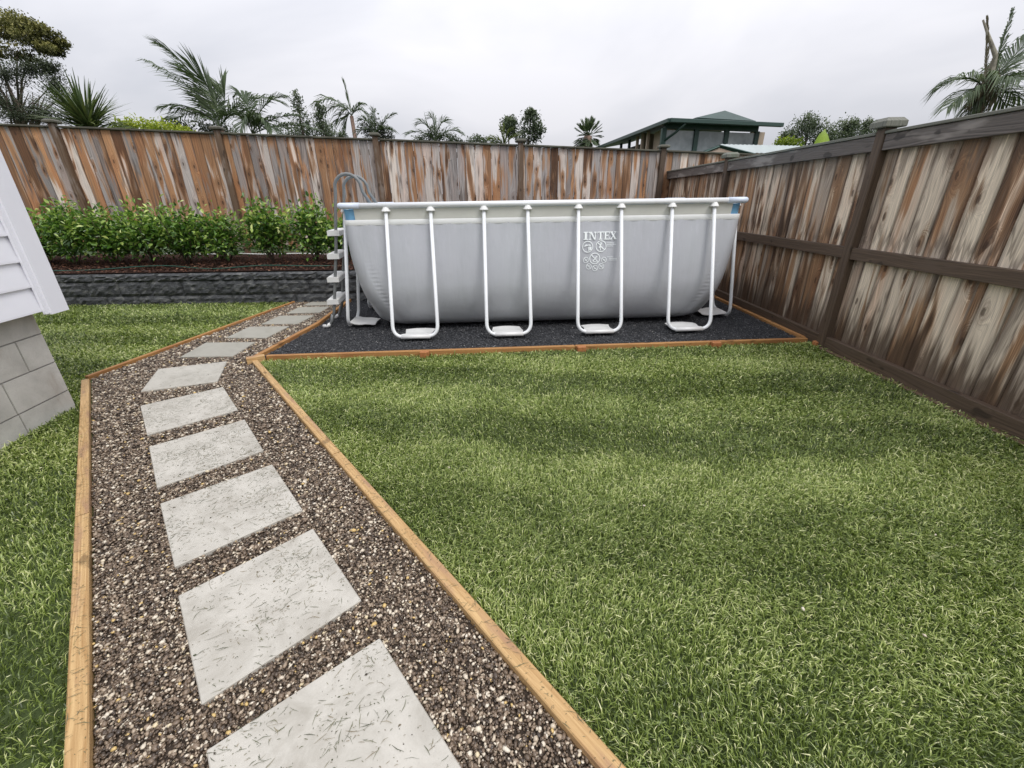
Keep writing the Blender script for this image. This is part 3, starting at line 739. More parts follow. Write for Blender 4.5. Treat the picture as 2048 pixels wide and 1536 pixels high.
# pipe and hose in the bed
pts = [at(px, 508 + .8 * math.sin(px * .05), 7.75) for px in np.linspace(330, 760, 24)]
tag(tube('white_pipe', pts, .012, M_pipe, None, 8), 'thin white irrigation pipe running level behind the shrub stems', 'pipe')
pts = []
for t in np.linspace(0, 1, 60):
    x = -8.2 + 6.2 * t; yy = 6.66 + .07 * math.sin(x * 2.1) + .05 * math.sin(x * 4.7 + 1)
    pts.append((x, yy, .478 + .02 * math.sin(x * 3.1)))
tag(tube('garden_hose', pts, .009, M_hose, None, 7), 'dark green garden hose snaking over the mulch below the shrubs', 'hose')

# ------------------------------------------------------------------ leaves
def leaf_cloud(C, size, up_bias=.25, aspect=.42, fold=.25, outward=None):
    """pointed oval leaves at centres C (n,3)"""
    n = len(C); D = rng.normal(0, 1, (n, 3))
    if outward is not None: D = D * .8 + outward * 1.3
    D[:, 2] += up_bias; D /= np.linalg.norm(D, axis=1)[:, None]
    U = rng.normal(0, .5, (n, 3)); U[:, 2] += 1.0; Sv = np.cross(D, U); Sv /= np.linalg.norm(Sv, axis=1)[:, None] + 1e-9; N = np.cross(Sv, D)
    s = size[:, None]; w = s * aspect * .5
    b = C; t = C + D * s - N * s * .12; m1 = C + D * s * .35 + N * s * .03; m2 = C + D * s * .7
    V = np.stack([b, m1 + Sv * w + N * w * fold, m2 + Sv * w * .8 + N * w * fold, t, m2 - Sv * w * .8 + N * w * fold, m1 - Sv * w + N * w * fold], 1)
    i = np.arange(n)[:, None] * 6
    F = np.concatenate([i + np.array([[0, 1, 2, 3]]), i + np.array([[0, 3, 4, 5]])])
    return V.reshape(-1, 3), F

def shrub(px, top, w, seed, label, Y=7.15, lush=1.0):
    global rng
    rng = np.random.default_rng(100 + seed)
    c = at(px, 560, Y); zb = .47; zt = at(px, top, Y).z; H = zt - zb
    th = empty('laurel_shrub', (c.x, Y, zb), label, 'shrub', 'leafy shrubs planted along the back fence')
    C = []; O = []
    stems = []
    for k in range(19):
        a = rng.uniform(0, 6.28); r = rng.uniform(.3, 1) * w * .56; hh = H * rng.uniform(.45, .92) if k > 1 else H * .98
        r = r * (.45 if hh > .85 * H else 1)
        base = np.array([c.x, Y, zb]); tip = base + np.array([math.cos(a) * r, math.sin(a) * r * .7, hh])
        mid = base + (tip - base) * .5 + np.array([math.cos(a) * r * .15, 0, .02])
        stems.append((base, mid, tip))
        n = int(96 * lush)
        t = rng.beta(2.2, 1.1, n) * .82 + .18
        P = (1 - t)[:, None] ** 2 * base + (2 * t * (1 - t))[:, None] * mid + (t ** 2)[:, None] * tip
        off = rng.normal(0, 1, (n, 3)) * np.array([.085, .085, .065]) * (w / .8)
        C.append(P + off); O.append(off / (np.linalg.norm(off, axis=1)[:, None] + 1e-6))
    C = np.concatenate(C); O = np.concatenate(O)
    k = C[:, 2] > zb + .05 + .16 * rng.random(len(C)); C = C[k]; O = O[k]
    V, F = leaf_cloud(C, rng.uniform(.046, .098, len(C)), .25, .46, .25, O)
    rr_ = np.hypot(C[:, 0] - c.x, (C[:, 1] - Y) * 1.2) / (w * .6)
    v = np.clip(.12 + .34 * (C[:, 2] - zb) / H + .26 * np.clip(rr_, 0, 1.2) + rng.normal(0, .22, len(C)), 0, 1)  # interior shade painted into inner leaf tones; new growth paler outward and upward
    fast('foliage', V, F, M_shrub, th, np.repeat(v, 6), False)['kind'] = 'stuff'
    for b, m_, t in stems[:6]:
        tube('stem', [tuple(b), tuple(m_), tuple(t)], .009, M_bark, th, 6, .003)
shr = [(20, 440, 'laurel shrub partly hidden behind the white house corner'), (98, 430, 'first full shrub right of the white house corner'),
       (168, 402, 'shrub with one tall wispy shoot, second from the house corner'), (245, 420, 'broad dense shrub third from the house corner'),
       (318, 410, 'shrub in the middle of the row, below the streaked grey palings'), (388, 414, 'rounded bushy shrub above the left end of the white pipe'),
       (468, 428, 'lower loose shrub left of the pointed one'), (556, 403, 'pointed cone-shaped shrub with visible forked stem'),
       (642, 402, 'tall light green shrub beside the pool ladder'), (712, 436, 'shrub mostly hidden behind the pool and its ladder')]
for k, (px, top, lab) in enumerate(shr):
    shrub(px, top, [.85, .82, .74, .9, .82, .92, .88, .78, .78, .7][k], k, lab, 7.15 + .06 * math.sin(k * 2.3), [1, 1, .85, 1.15, 1, 1.15, .9, 1, .95, .9][k])
rng = np.random.default_rng(55)

# ------------------------------------------------------------------ house corner
hd = Vector((.135, -.991, 0)).normalized(); hn = Vector((.991, .135, 0)).normalized()
HK = Vector((-3.258, 2.866, 0))
house = empty('weatherboard_house', HK, 'white weatherboard house corner on a grey concrete block base', 'house')
HL = 4.6
# core behind the blocks
def prism(name, a, L, z0, z1, t0, t1, mat, dir_=hd, nrm=hn, parent=house, along0=0.0):
    """solid along dir_, from offset t0 to t1 along nrm"""
    V = []
    for s in (along0, L):
        for t, z in ((t0, z0), (t1, z0), (t1, z1), (t0, z1)): V.append(a + dir_ * s + nrm * t + Vector((0, 0, z)))
    F = [(0, 1, 2, 3), (7, 6, 5, 4), (0, 4, 5, 1), (1, 5, 6, 2), (2, 6, 7, 3), (3, 7, 4, 0)]
    o = poly(name, V, F, mat, parent)
    bm = bmesh.new(); bm.from_mesh(o.data); bmesh.ops.recalc_face_normals(bm, faces=bm.faces); bm.to_mesh(o.data); bm.free()
    return o
prism('mortar', HK, HL, -.3, .72, -.30, -.008, M_mortar)
for r_, (z0, z1, off) in enumerate([(-.3, -.098, .2), (-.088, .110, .0), (.120, .330, .40), (.340, .540, .20), (.550, .715, .0)]):
    s = 0.0; e = off if off else .395
    while s < HL:
        prism('block', HK, min(e, HL) - .005, z0, z1, -.19, random.uniform(-.003, .001), M_block, along0=s + (.005 if s else 0))
        s = e; e += .40
# north face of the base and wall
hn2 = -hd
prism('back_wall', HK - hn * 6.0, -.02, -.3, .71, -.3, -.01, M_block, hn, hn2, house, 0) if False else None
V = [HK - hn * .19, HK - hn * 6, HK - hn * 6 + hd * .19, HK - hn * .19 + hd * .19]
poly('base_return', [v + Vector((0, 0, z)) for z in (-.3, .712) for v in V], [(0, 1, 2, 3), (7, 6, 5, 4), (0, 4, 5, 1), (1, 5, 6, 2), (2, 6, 7, 3), (3, 7, 4, 0)], M_block, house)
# weatherboards: tapered, each lapping the one below
HO = .062; z = .700; ex = .1615; k = 0
WB0 = .0
while z < 2.75:
    V = []
    for s in (-.012, HL):
        for t, zz in ((HO - .010, z), (HO + .018, z), (HO + .018, z + .012), (HO + .002, z + ex + .012), (HO - .012, z + ex + .012)):
            V.append(HK + hd * s + hn * t + Vector((0, 0, zz)))
    F = [(0, 1, 2, 3, 4), (9, 8, 7, 6, 5)] + [(i, (i + 1) % 5 + 5 if False else i + 5, (i + 1) % 5 + 5, (i + 1) % 5) for i in range(5)]
    o = poly('weatherboard', V, F, M_paint, house)
    bm = bmesh.new(); bm.from_mesh(o.data); bmesh.ops.recalc_face_normals(bm, faces=bm.faces); bm.to_mesh(o.data); bm.free()
    z += ex; k += 1
prism('wall_core', HK, HL, .72, 2.8, -.12, HO - .014, M_paint)
prism('corner_board', HK, -.012, .672, 2.78, HO - .01, HO + .046, M_paint, along0=-.155)
prism('corner_board', HK, .020, .680, 2.78, HO + .019, HO + .034, M_paint, along0=-.0115)
V = [HK - hd * .06 + hn * .05, HK - hd * .06 - hn * 6, HK - hn * 6, HK + hn * .05]
poly('side_wall', [v + Vector((0, 0, zz)) for zz in (.70, 2.8) for v in V], [(0, 1, 2, 3), (7, 6, 5, 4), (0, 4, 5, 1), (1, 5, 6, 2), (2, 6, 7, 3), (3, 7, 4, 0)], M_paint, house)
M_roofd = plain('house_roof', (.06, .065, .07), .5, .1, 10)
prism('soffit', HK, HL + .2, 2.80, 2.84, -6.2, .32, M_paint, along0=-.38)
prism('fascia', HK, HL + .2, 2.78, 2.96, .321, .345, M_paint, along0=-.38)
prism('roof', HK, HL + .25, 2.965, 3.0, -6.2, .38, M_roofd, along0=-.42)

# ------------------------------------------------------------------ pool
ang = rad(2.6); PX = Vector((math.cos(ang), math.sin(ang), 0)); PY = Vector((-math.sin(ang), math.cos(ang), 0))
PL, PW = 4.20, 1.72
P0 = Vector((-1.715, 4.585, 0))                       # near-left rim corner on the ground
PC = P0 + PX * PL / 2 + PY * PW / 2
def pw(u, v_, z): return PC + PX * u + PY * v_ + Vector((0, 0, z))   # pool frame: u along, v across
pool = empty('frame_pool', PC, 'rectangular above-ground pool, grey liner held by white U-shaped legs', 'swimming pool')
RZ = 1.318
def ring(z, grow=0.0):
    """half length, half width, corner radius of the liner at height z"""
    t = min(max(z / 1.14, 0), 1)
    ins_end = .21 * (1 - t) ** 2.3 + .02
    ins_front = .155 * max(0, (1 - t / .45)) ** 2 - .10 * math.sin(math.pi * min(t, 1) ** .8) * (1 - t * .2) + .03
    rc = .10 + .17 * (1 - t)
    if z < .10:
        q = (1 - math.sqrt(max(0, 1 - ((.10 - z) / .10) ** 2)))
        ins_end += q * .16; ins_front += q * .10
    return PL / 2 - ins_end + grow, PW / 2 - ins_front + grow, rc
def perim(a, b, rc, nl=120, nw=50, nc=22):
    pts = []
    cs = [(a - rc, -(b - rc), -90), (a - rc, b - rc, 0), (-(a - rc), b - rc, 90), (-(a - rc), -(b - rc), 180)]
    ls = [(-(a - rc), -b, a - rc, -b, nl), (a, -(b - rc), a, b - rc, nw), (a - rc, b, -(a - rc), b, nl), (-a, b - rc, -a, -(b - rc), nw)]
    for k in range(4):
        x0, y0, x1, y1, n = ls[k]
        for i in range(n): t = i / n; pts.append((x0 + (x1 - x0) * t, y0 + (y1 - y0) * t))
        cx, cy, a0 = cs[k]
        for i in range(nc): t = rad(a0 + 90 * i / nc); pts.append((cx + rc * math.cos(t), cy + rc * math.sin(t)))
    return np.array(pts)
ZS = np.concatenate([[0.0, .012, .03, .055, .08], np.linspace(.10, 1.13, 104)])
V = []
for z in ZS:
    a, b, rc = ring(z); p = perim(a, b, rc); n = len(p)
    # gentle scallops between the legs, and puckers along the corner seams
    u = p[:, 0]; nrm = np.column_stack([np.clip(p[:, 0] / (a), -1, 1) ** 9, np.clip(p[:, 1] / b, -1, 1) ** 9]); nrm /= np.linalg.norm(nrm, axis=1)[:, None] + 1e-9
    t = z / 1.13
    d = .004 * np.cos(u * 31 + 2 * math.sin(z * 3)) * t ** 3 + .009 * np.cos((u + .42) * 2 * np.pi / .97) * math.sin(math.pi * min(t * 1.05, 1))
    for cu in (-(a - rc) + .04, a - rc - .04):
        g_ = np.exp(-((u - cu) / .03) ** 2); d += g_ * .0042 * math.sin(z * 2 * math.pi / .042) * max(0, 1 - abs(t - .30) / .42) * (np.abs(p[:, 1]) > b * .6)
        d += -.010 * np.exp(-((u - cu) / .03) ** 2) * (np.abs(p[:, 1]) > b * .6) * (1 - t)
    p = p + nrm * d[:, None]
    V += [pw(x, y, z + .03) for x, y in p]
nr = len(p); F = []
for j in range(len(ZS) - 1):
    for i in range(nr): i2 = (i + 1) % nr; F.append((j * nr + i, j * nr + i2, (j + 1) * nr + i2, (j + 1) * nr + i))
F = np.array(F)
liner = fast('liner', np.array([v[:] for v in V]), F, M_liner, pool, None, True)
def strip(name, levels, mat, parent, urange=None, closed=True):
    """levels: (z, grow)"""
    V = []; idx = None
    for z, g_ in levels:
        a, b, rc = ring(1.13); a += g_; b += g_; p = perim(a, b, max(rc + g_, .02)); V += [pw(x, y, z) for x, y in p]
    n = len(p); F = []
    for j in range(len(levels) - 1):
        for i in range(n):
            i2 = (i + 1) % n
            if urange is not None and not urange(p[i], p[i2], j): continue
            F.append((j * n + i, j * n + i2, (j + 1) * n + i2, (j + 1) * n + i))
    return fast(name, np.array([v[:] for v in V]), np.array(F), mat, parent, None, True)
strip('liner_band', [(1.132, .0045), (1.136, .007), (1.180, .007), (1.186, .004)], M_band, pool)
def mid_sides(p, q, j):
    lim = .07
    a, b, rc = ring(1.13)
    m = (p + q) / 2
    return (abs(m[1]) > b - .02 and abs(m[0]) < a - lim - .06) or (abs(m[0]) > a - .02 and abs(m[1]) < b - lim - .08)
strip('rail_sleeve', [(1.184, .000), (1.22, .004), (1.26, .010), (1.292, .016)], M_sleeve, pool, mid_sides)
strip('inner_liner', [(1.00, -.06), (1.184, -.014), (1.25, -.010), (1.285, -.006)], M_blue, pool)
# water surface
a, b, rc = ring(1.0); p = perim(a - .05, b - .05, rc, 10, 6, 6)
g = newmat('pool_water'); P_ = g.obj(); g.bump(g.noise(P_, 7, 3), .15, .02); g.fin((.25, .6, .72), .04, .5)
poly('water', [pw(x, y, 1.02) for x, y in p], [tuple(range(len(p)))], g.m, pool)
# rim tubes
hl, hw = PL / 2 - .02, PW / 2 - .005
for sgn in (-1, 1):
    tube('top_rail', [pw(-hl + .17, sgn * hw, RZ), pw(hl - .17, sgn * hw, RZ)], .0255, M_white, pool, 16)
    tube('top_rail', [pw(sgn * hl, -hw + .14, RZ), pw(sgn * hl, hw - .14, RZ)], .0255, M_white, pool, 16)
    for s2 in (-1, 1):
        c = [pw(s2 * (hl - .20), sgn * hw, RZ), pw(s2 * hl, sgn * hw, RZ), pw(s2 * hl, sgn * (hw - .17), RZ)]
        tube('corner_joint', arc(c, .045, 6), .030, M_jt, pool, 16)
def cone(name, c, r0, r1, h, mat, parent, seg=16):
    V = [c + PX * math.cos(2 * math.pi * k / seg) * r + PY * math.sin(2 * math.pi * k / seg) * r + Vector((0, 0, z)) for r, z in ((r0, 0), (r0, .006), (r1, h)) for k in range(seg)]
    F = [tuple(range(seg))[::-1], tuple(2 * seg + k for k in range(seg))] + [(j * seg + k, j * seg + (k + 1) % seg, (j + 1) * seg + (k + 1) % seg, (j + 1) * seg + k) for j in range(2) for k in range(seg)]
    return poly(name, V, F, mat, parent, False)
def uleg(cu, cv, along, outv, half, splay):
    """U-shaped leg: centre (cu,cv) on the rim; along = unit (u,v), outv = outward unit (u,v)"""
    A = PX * along[0] + PY * along[1]; O = PX * outv[0] + PY * outv[1]; c = pw(cu, cv, 0)
    top = lambda s: c + A * s * half + O * .004 + Vector((0, 0, 1.285))
    foot = lambda s: c + A * s * (half + .012) + O * splay + Vector((0, 0, .048))
    pts = arc([top(-1), foot(-1), foot(1), top(1)], .125, 9)
    leg = tube('leg', pts, .0185, M_white, pool, 12)
    for s in (-1, 1):
        cone('leg_joint', c + A * s * half + O * .004 + Vector((0, 0, 1.262)), .046, .024, .040, M_plast, pool)
    # foot pad: a thin moulded sheet running back under the liner
    V = []; F = []; n = 8
    for j in range(n + 1):
        t = j / n; dd = splay + .01 - t * .30; zz = .072 - .026 * min(1, t * 2) + .005 * math.sin(t * 9 + cu * 5)
        if t < .12: zz = .066
        wv = .155 + .012 * math.sin(t * 5 + cu * 3)
        for s in (-1, -.33, .33, 1): V.append(c + A * (s * wv + .02 * t * math.sin(cu * 4)) + O * dd + Vector((0, 0, zz + .010 * (s * s < .5) * t)))
    for j in range(n):
        for i in range(3): F.append((j * 4 + i, j * 4 + i + 1, (j + 1) * 4 + i + 1, (j + 1) * 4 + i))
    m_ = len(V); V += [v - Vector((0, 0, .006)) for v in V]; F += [tuple(m_ + k for k in f[::-1]) for f in list(F)]
    poly('foot_pad', V, F, M_plast, pool, True)
    tube('foot_sleeve', [c + A * -.15 + O * splay + Vector((0, 0, .048)), c + A * .15 + O * splay + Vector((0, 0, .048))], .0215, M_plast, pool, 12)
for cu in (-1.40, -.42, .545, 1.52):
    for sg in (-1, 1): uleg(cu, sg * hw, (1, 0), (0, sg), .222, .33)
for cv in (-.46, .46):
    for sg in (-1, 1): uleg(sg * hl, cv, (0, 1), (sg, 0), .205, .17 if sg < 0 else .16)

# print on the liner
def lsurf(u, z):     # world point on the front face of the liner, 1.5 mm proud
    a, b, rc = ring(z - .03); return pw(u, -b - .013, z) 
class Ink:
    def __init__(s): s.V = []; s.F = []; s.k = 0
    def poly(s, pts):
        i = len(s.V); s.k += 1
        for u, z in pts:
            p = lsurf(u, z) - PY * (.0004 * (s.k % 12)); s.V.append(p)
        s.F.append(tuple(range(i, len(s.V))))
    def rect(s, u0, z0, u1, z1): s.poly([(u0, z0), (u1, z0), (u1, z1), (u0, z1)])
    def bar(s, a, b, w):
        dx, dz = b[0] - a[0], b[1] - a[1]; L = math.hypot(dx, dz); nx, nz = -dz / L * w / 2, dx / L * w / 2
        s.poly([(a[0] - nx, a[1] - nz), (b[0] - nx, b[1] - nz), (b[0] + nx, b[1] + nz), (a[0] + nx, a[1] + nz)])
    def ringc(s, c, r, w, n=28):
        for k in range(n):
            a0, a1 = 2 * math.pi * k / n, 2 * math.pi * (k + 1) / n
            s.poly([(c[0] + math.cos(a) * q, c[1] + math.sin(a) * q) for a, q in ((a0, r), (a1, r), (a1, r - w), (a0, r - w))])
    def done(s, name, parent=None): return poly(name, s.V, s.F, M_print, parent or liner)
def u_of(px, Y=4.56):
    p = at(px, 470, Y); return (p - PC).dot(PX) + .055
UL = u_of(1161.5); UR = u_of(1232); LW = (UR - UL)
zt = at(1195, 466, 4.50).z; zb_ = at(1195, 482.5, 4.50).z; H_ = zt - zb_
def letter(ch, u, w):
    k = Ink(); X = lambda t: u + w * t; Zc = lambda t: zb_ + H_ * t; sf = .11
    if ch == 'I': k.rect(X(0), Zc(0), X(1), Zc(sf)); k.rect(X(0), Zc(1 - sf), X(1), Zc(1)); k.rect(X(.24), Zc(sf), X(.76), Zc(1 - sf))
    if ch == 'N':
        k.rect(X(.0), Zc(0), X(.34), Zc(sf)); k.rect(X(.0), Zc(1 - sf), X(.34), Zc(1)); k.rect(X(.68), Zc(1 - sf), X(1.0), Zc(1))
        k.rect(X(.12), Zc(sf), X(.22), Zc(1 - sf)); k.rect(X(.79), Zc(.10), X(.89), Zc(1 - sf)); k.poly([(X(.14), Zc(1)), (X(.38), Zc(1)), (X(.89), Zc(0)), (X(.70), Zc(0))])
    if ch == 'T':
        k.rect(X(.0), Zc(1 - sf), X(1), Zc(1)); k.rect(X(.37), Zc(sf), X(.63), Zc(1 - sf)); k.rect(X(.24), Zc(0), X(.76), Zc(sf)); k.rect(X(0), Zc(.72), X(.07), Zc(1 - sf)); k.rect(X(.93), Zc(.72), X(1), Zc(1 - sf))
    if ch == 'E':
        k.rect(X(.0), Zc(0), X(1), Zc(sf)); k.rect(X(.0), Zc(1 - sf), X(.96), Zc(1)); k.rect(X(.12), Zc(sf), X(.40), Zc(1 - sf)); k.rect(X(.40), Zc(.46), X(.74), Zc(.56)); k.rect(X(.68), Zc(.36), X(.75), Zc(.46)); k.rect(X(.68), Zc(.56), X(.75), Zc(.66))
        k.rect(X(.92), Zc(sf), X(1), Zc(.30)); k.rect(X(.88), Zc(.72), X(.96), Zc(1 - sf))
    if ch == 'X':
        k.rect(X(0), Zc(1 - sf), X(.42), Zc(1)); k.rect(X(.62), Zc(1 - sf), X(.98), Zc(1)); k.rect(X(-.02), Zc(0), X(.34), Zc(sf)); k.rect(X(.56), Zc(0), X(1.02), Zc(sf))
        k.poly([(X(.08), Zc(1 - sf)), (X(.36), Zc(1 - sf)), (X(.94), Zc(sf)), (X(.64), Zc(sf))]); k.poly([(X(.76), Zc(1 - sf)), (X(.86), Zc(1 - sf)), (X(.24), Zc(sf)), (X(.12), Zc(sf))])
    k.done('printed_letter')
ws = [('I', 0, .13), ('N', .15, .235), ('T', .405, .19), ('E', .60, .175), ('X', .785, .185)]
for ch, o_, w_ in ws: letter(ch, UL + o_ * LW, w_ * LW)
k = Ink(); k.ringc((UL + LW * 1.005, zt - .006), .006, .0014, 12); k.bar((UL + LW * 1.002, zt - .009), (UL + LW * 1.002, zt - .003), .0014); k.done('printed_mark')
def pz(px, py): p = at(px, py, 4.49); return ((p - PC).dot(PX) + .055, p.z)
mpx = LW / 70.5
k = Ink(); c = pz(1172, 497); k.ringc(c, 11.3 * mpx, 1.4 * mpx); k.bar((c[0] - 7 * mpx, c[1] + 1 * mpx), (c[0] + 2 * mpx, c[1] + 3.5 * mpx), 1.6 * mpx); k.bar((c[0] - 3 * mpx, c[1] + 5 * mpx), (c[0] - 6 * mpx, c[1]), 1.2 * mpx)
k.bar((c[0] + 3 * mpx, c[1] + 4 * mpx), (c[0] + 6 * mpx, c[1] + 2 * mpx), 2.4 * mpx)
k.rect(c[0] + 1.5 * mpx, c[1] - 8 * mpx, c[0] + 3.8 * mpx, c[1]); k.rect(c[0] + 4.4 * mpx, c[1] - 7 * mpx, c[0] + 8 * mpx, c[1]); k.done('printed_symbol')
k = Ink(); c = pz(1200, 496); k.ringc(c, 11.3 * mpx, 1.5 * mpx); k.bar((c[0] - 7.5 * mpx, c[1] + 7.5 * mpx), (c[0] + 7.5 * mpx, c[1] - 7.5 * mpx), 1.6 * mpx)
k.ringc((c[0] - .5 * mpx, c[1] + 5.5 * mpx), 2.4 * mpx, 1.2 * mpx, 12); k.bar((c[0] + 2 * mpx, c[1] + 7 * mpx), (c[0] - 4 * mpx, c[1] - 3 * mpx), 2.0 * mpx); k.bar((c[0] - 2 * mpx, c[1] + 2 * mpx), (c[0] - 1 * mpx, c[1] - 8 * mpx), 2.0 * mpx)
k.bar((c[0] - 3 * mpx, c[1] + 4 * mpx), (c[0] + 3 * mpx, c[1] - 5 * mpx), 1.6 * mpx); k.done('printed_symbol')
k = Ink(); c = pz(1186, 521); k.ringc(c, 11.3 * mpx, 1.5 * mpx); k.bar((c[0] - 7.5 * mpx, c[1] + 7.5 * mpx), (c[0] + 7.5 * mpx, c[1] - 7.5 * mpx), 1.6 * mpx); k.bar((c[0] + 5 * mpx, c[1] + 5 * mpx), (c[0] - 4 * mpx, c[1] - 5 * mpx), 1.8 * mpx)
k.bar((c[0] - 4 * mpx, c[1] - 6.5 * mpx), (c[0] + 4 * mpx, c[1] - 6.5 * mpx), 1.2 * mpx); k.bar((c[0] - 2 * mpx, c[1] + 2 * mpx), (c[0] + 3 * mpx, c[1] - 1 * mpx), 1.2 * mpx); k.done('printed_symbol')
for j, (x_, y_) in enumerate([(1167.5, 524), (1205, 524), (1173, 537), (1186, 540.5), (1199, 537)]):
    k = Ink(); c = pz(x_, y_); k.ringc(c, 5.9 * mpx, .95 * mpx, 20); k.bar((c[0] - 4 * mpx, c[1] + 4 * mpx), (c[0] + 4 * mpx, c[1] - 4 * mpx), .9 * mpx)
    k.bar((c[0] - 2.5 * mpx, c[1] + (j % 3 - 1) * mpx), (c[0] + 3 * mpx, c[1] + (1 - j % 2) * mpx), 1.1 * mpx); k.done('printed_symbol')
for x0, y0, L in [(1212.5, 489.5, 15), (1212.5, 492.7, 19), (1212.5, 495.8, 13), (1212.5, 518, 12), (1216, 521.3, 16), (1216, 524.3, 16)]:
    k = Ink(); a_ = pz(x0, y0); x = 0
    while x < L:
        w_ = random.uniform(1.2, 2.6); k.rect(a_[0] + x * mpx, a_[1] - .55 * mpx, a_[0] + min(x + w_, L) * mpx, a_[1] + .45 * mpx); x += w_ + .45
    k.done('printed_text_line')

# ------------------------------------------------------------------ ladder (straddles the left end of the pool)
LB = Vector((-2.10, 4.86, 0)); LA = Vector((-.06, .42, 0))
lad = empty('pool_ladder', LB, 'grey tube ladder with white steps straddling the left end of the pool', 'ladder')
def rail_pts(b):
    X = Vector((1, .03, 0))
    P_ = [b + X * .0 + Vector((0, 0, .05)), b + X * .055 + Vector((0, 0, .20)), b + X * .20 + Vector((0, 0, .9)), b + X * .29 + Vector((0, 0, 1.46))]
    c = b + X * .427 + Vector((0, 0, 1.485))
    for k in range(1, 10):
        a = math.pi - math.pi * k / 10; P_.append(c + X * .137 * math.cos(a) + Vector((0, 0, .135 * math.sin(a))))
    P_ += [b + X * .57 + Vector((0, 0, 1.45)), b + X * .72 + Vector((0, 0, 1.20)), b + X * .84 + Vector((0, 0, .60))]
    return P_
for j in (0, 1):
    b = LB + LA * j; tube('side_rail', rail_pts(b), .0165, M_grey, lad, 12)
    tube('foot_cap', [b + Vector((-.10, -.005, .022)), b + Vector((-.05, -.003, .026)), b + Vector((-.012, 0, .048))], .021, M_plast, lad, 12)
    tube('foot_tube', [b + Vector((-.06, -.003, .03)), b + Vector((-.015, 0, .04)), b + Vector((.012, 0, .09)), b + Vector((.03, .0, .16))], .0195, M_grey, lad, 12)
def ladder_x(z): return .055 + (z - .20) / (1.46 - .20) * .235
for zs in (.31, .56, .81, 1.05):
    b = LB + Vector((ladder_x(zs), 0, zs)); X = Vector((1, .03, 0)).normalized()
    d = LA.normalized(); L = LA.length
    V = []
    for s in (-.03, L + .03):
        for u, z in ((-.075, -.028), (.055, -.028), (.055, .020), (.045, .028), (-.065, .028), (-.075, .020)): V.append(b + d * s + X * u + Vector((0, 0, z)))
    F = [(0, 1, 2, 3, 4, 5)[::-1], (6, 7, 8, 9, 10, 11)] + [(i, (i + 1) % 6, (i + 1) % 6 + 6, i + 6) for i in range(6)]
    poly('step', V, F, M_plast, lad)
    b2 = LB + Vector((.58 + (1.40 - zs) * .30, .01, zs))
    V = []
    for s in (.0, L):
        for u, z in ((-.04, -.02), (.06, -.02), (.06, .02), (-.04, .02)): V.append(b2 + d * s + X * u + Vector((0, 0, z)))
    poly('step', V, [(3, 2, 1, 0), (4, 5, 6, 7)] + [(i, (i + 1) % 4, (i + 1) % 4 + 4, i + 4) for i in range(4)], M_plast, lad)

# ------------------------------------------------------------------ neighbours: trees, palms, house
def add_leaves(th, name, cents, radii, n, size, mat, aspect=.5, shell=.5, v0=.35, clump=14, cr_=.16):
    """leaf faces in clumps over ellipsoids"""
    A = []; Vv = []
    for c, r in zip(cents, radii):
        c = np.array(c); r = np.array(r); m_ = max(1, n // len(cents) // clump)
        d = rng.normal(0, 1, (m_, 3)); d /= np.linalg.norm(d, axis=1)[:, None]
        q = c + d * r * (rng.uniform(shell, 1.0, (m_, 1)))
        p = np.repeat(q, clump, 0) + rng.normal(0, 1, (m_ * clump, 3)) * r * cr_
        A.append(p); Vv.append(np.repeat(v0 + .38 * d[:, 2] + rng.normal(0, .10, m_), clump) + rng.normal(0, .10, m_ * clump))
    A = np.concatenate(A); vv = np.clip(np.concatenate(Vv), 0, 1)
    V, F = leaf_cloud(A, rng.uniform(.6, 1.3, len(A)) * size, .2, aspect, .2)
    o = fast(name, V, F, mat, th, np.repeat(vv, 6), False); o['kind'] = 'stuff'; return o
def tree(name, label, base, cents, radii, n, size, mat, trunk_r=.12, v0=.35, twigs=0, **kw):
    base = Vector(base); th = empty(name, base, label, 'tree', kw.pop('group', None))
    top = sum((Vector(c) for c in cents), Vector()) / len(cents)
    fork = base + (top - base) * .6; fork.z = base.z + (min(Vector(c).z for c in cents) - base.z) * .7
    tube('trunk', [base, base + (fork - base) * .5 + Vector((.04, 0, 0)), fork], trunk_r, M_bark, th, 8, trunk_r * .7)
    for ci_, c in enumerate(cents):
        if len(cents) > 20 and ci_ % 6: continue
        c = Vector(c); md = fork + (c - fork) * .55 + Vector((0, 0, .08 * (c - fork).length))
        tube('limb', [fork, md, c], trunk_r * .5, M_bark, th, 6, trunk_r * .12)
        for _ in range(twigs):
            a = Vector(rng.normal(0, 1, 3).tolist()).normalized(); st = fork + (c - fork) * float(rng.uniform(.35, 1))
            e = st + Vector((a.x, a.y * .6, abs(a.z) * .6)) * float(rng.uniform(.6, 1.3)) * radii[0][0] * .8
            tube('branch', [st, (st + e) / 2 + Vector((0, 0, -.06)), e], trunk_r * .16, M_bark, th, 5, .008)
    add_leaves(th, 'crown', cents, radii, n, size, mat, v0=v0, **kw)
    return th
def pt(px, py, Y): return tuple(at(px, py, Y))

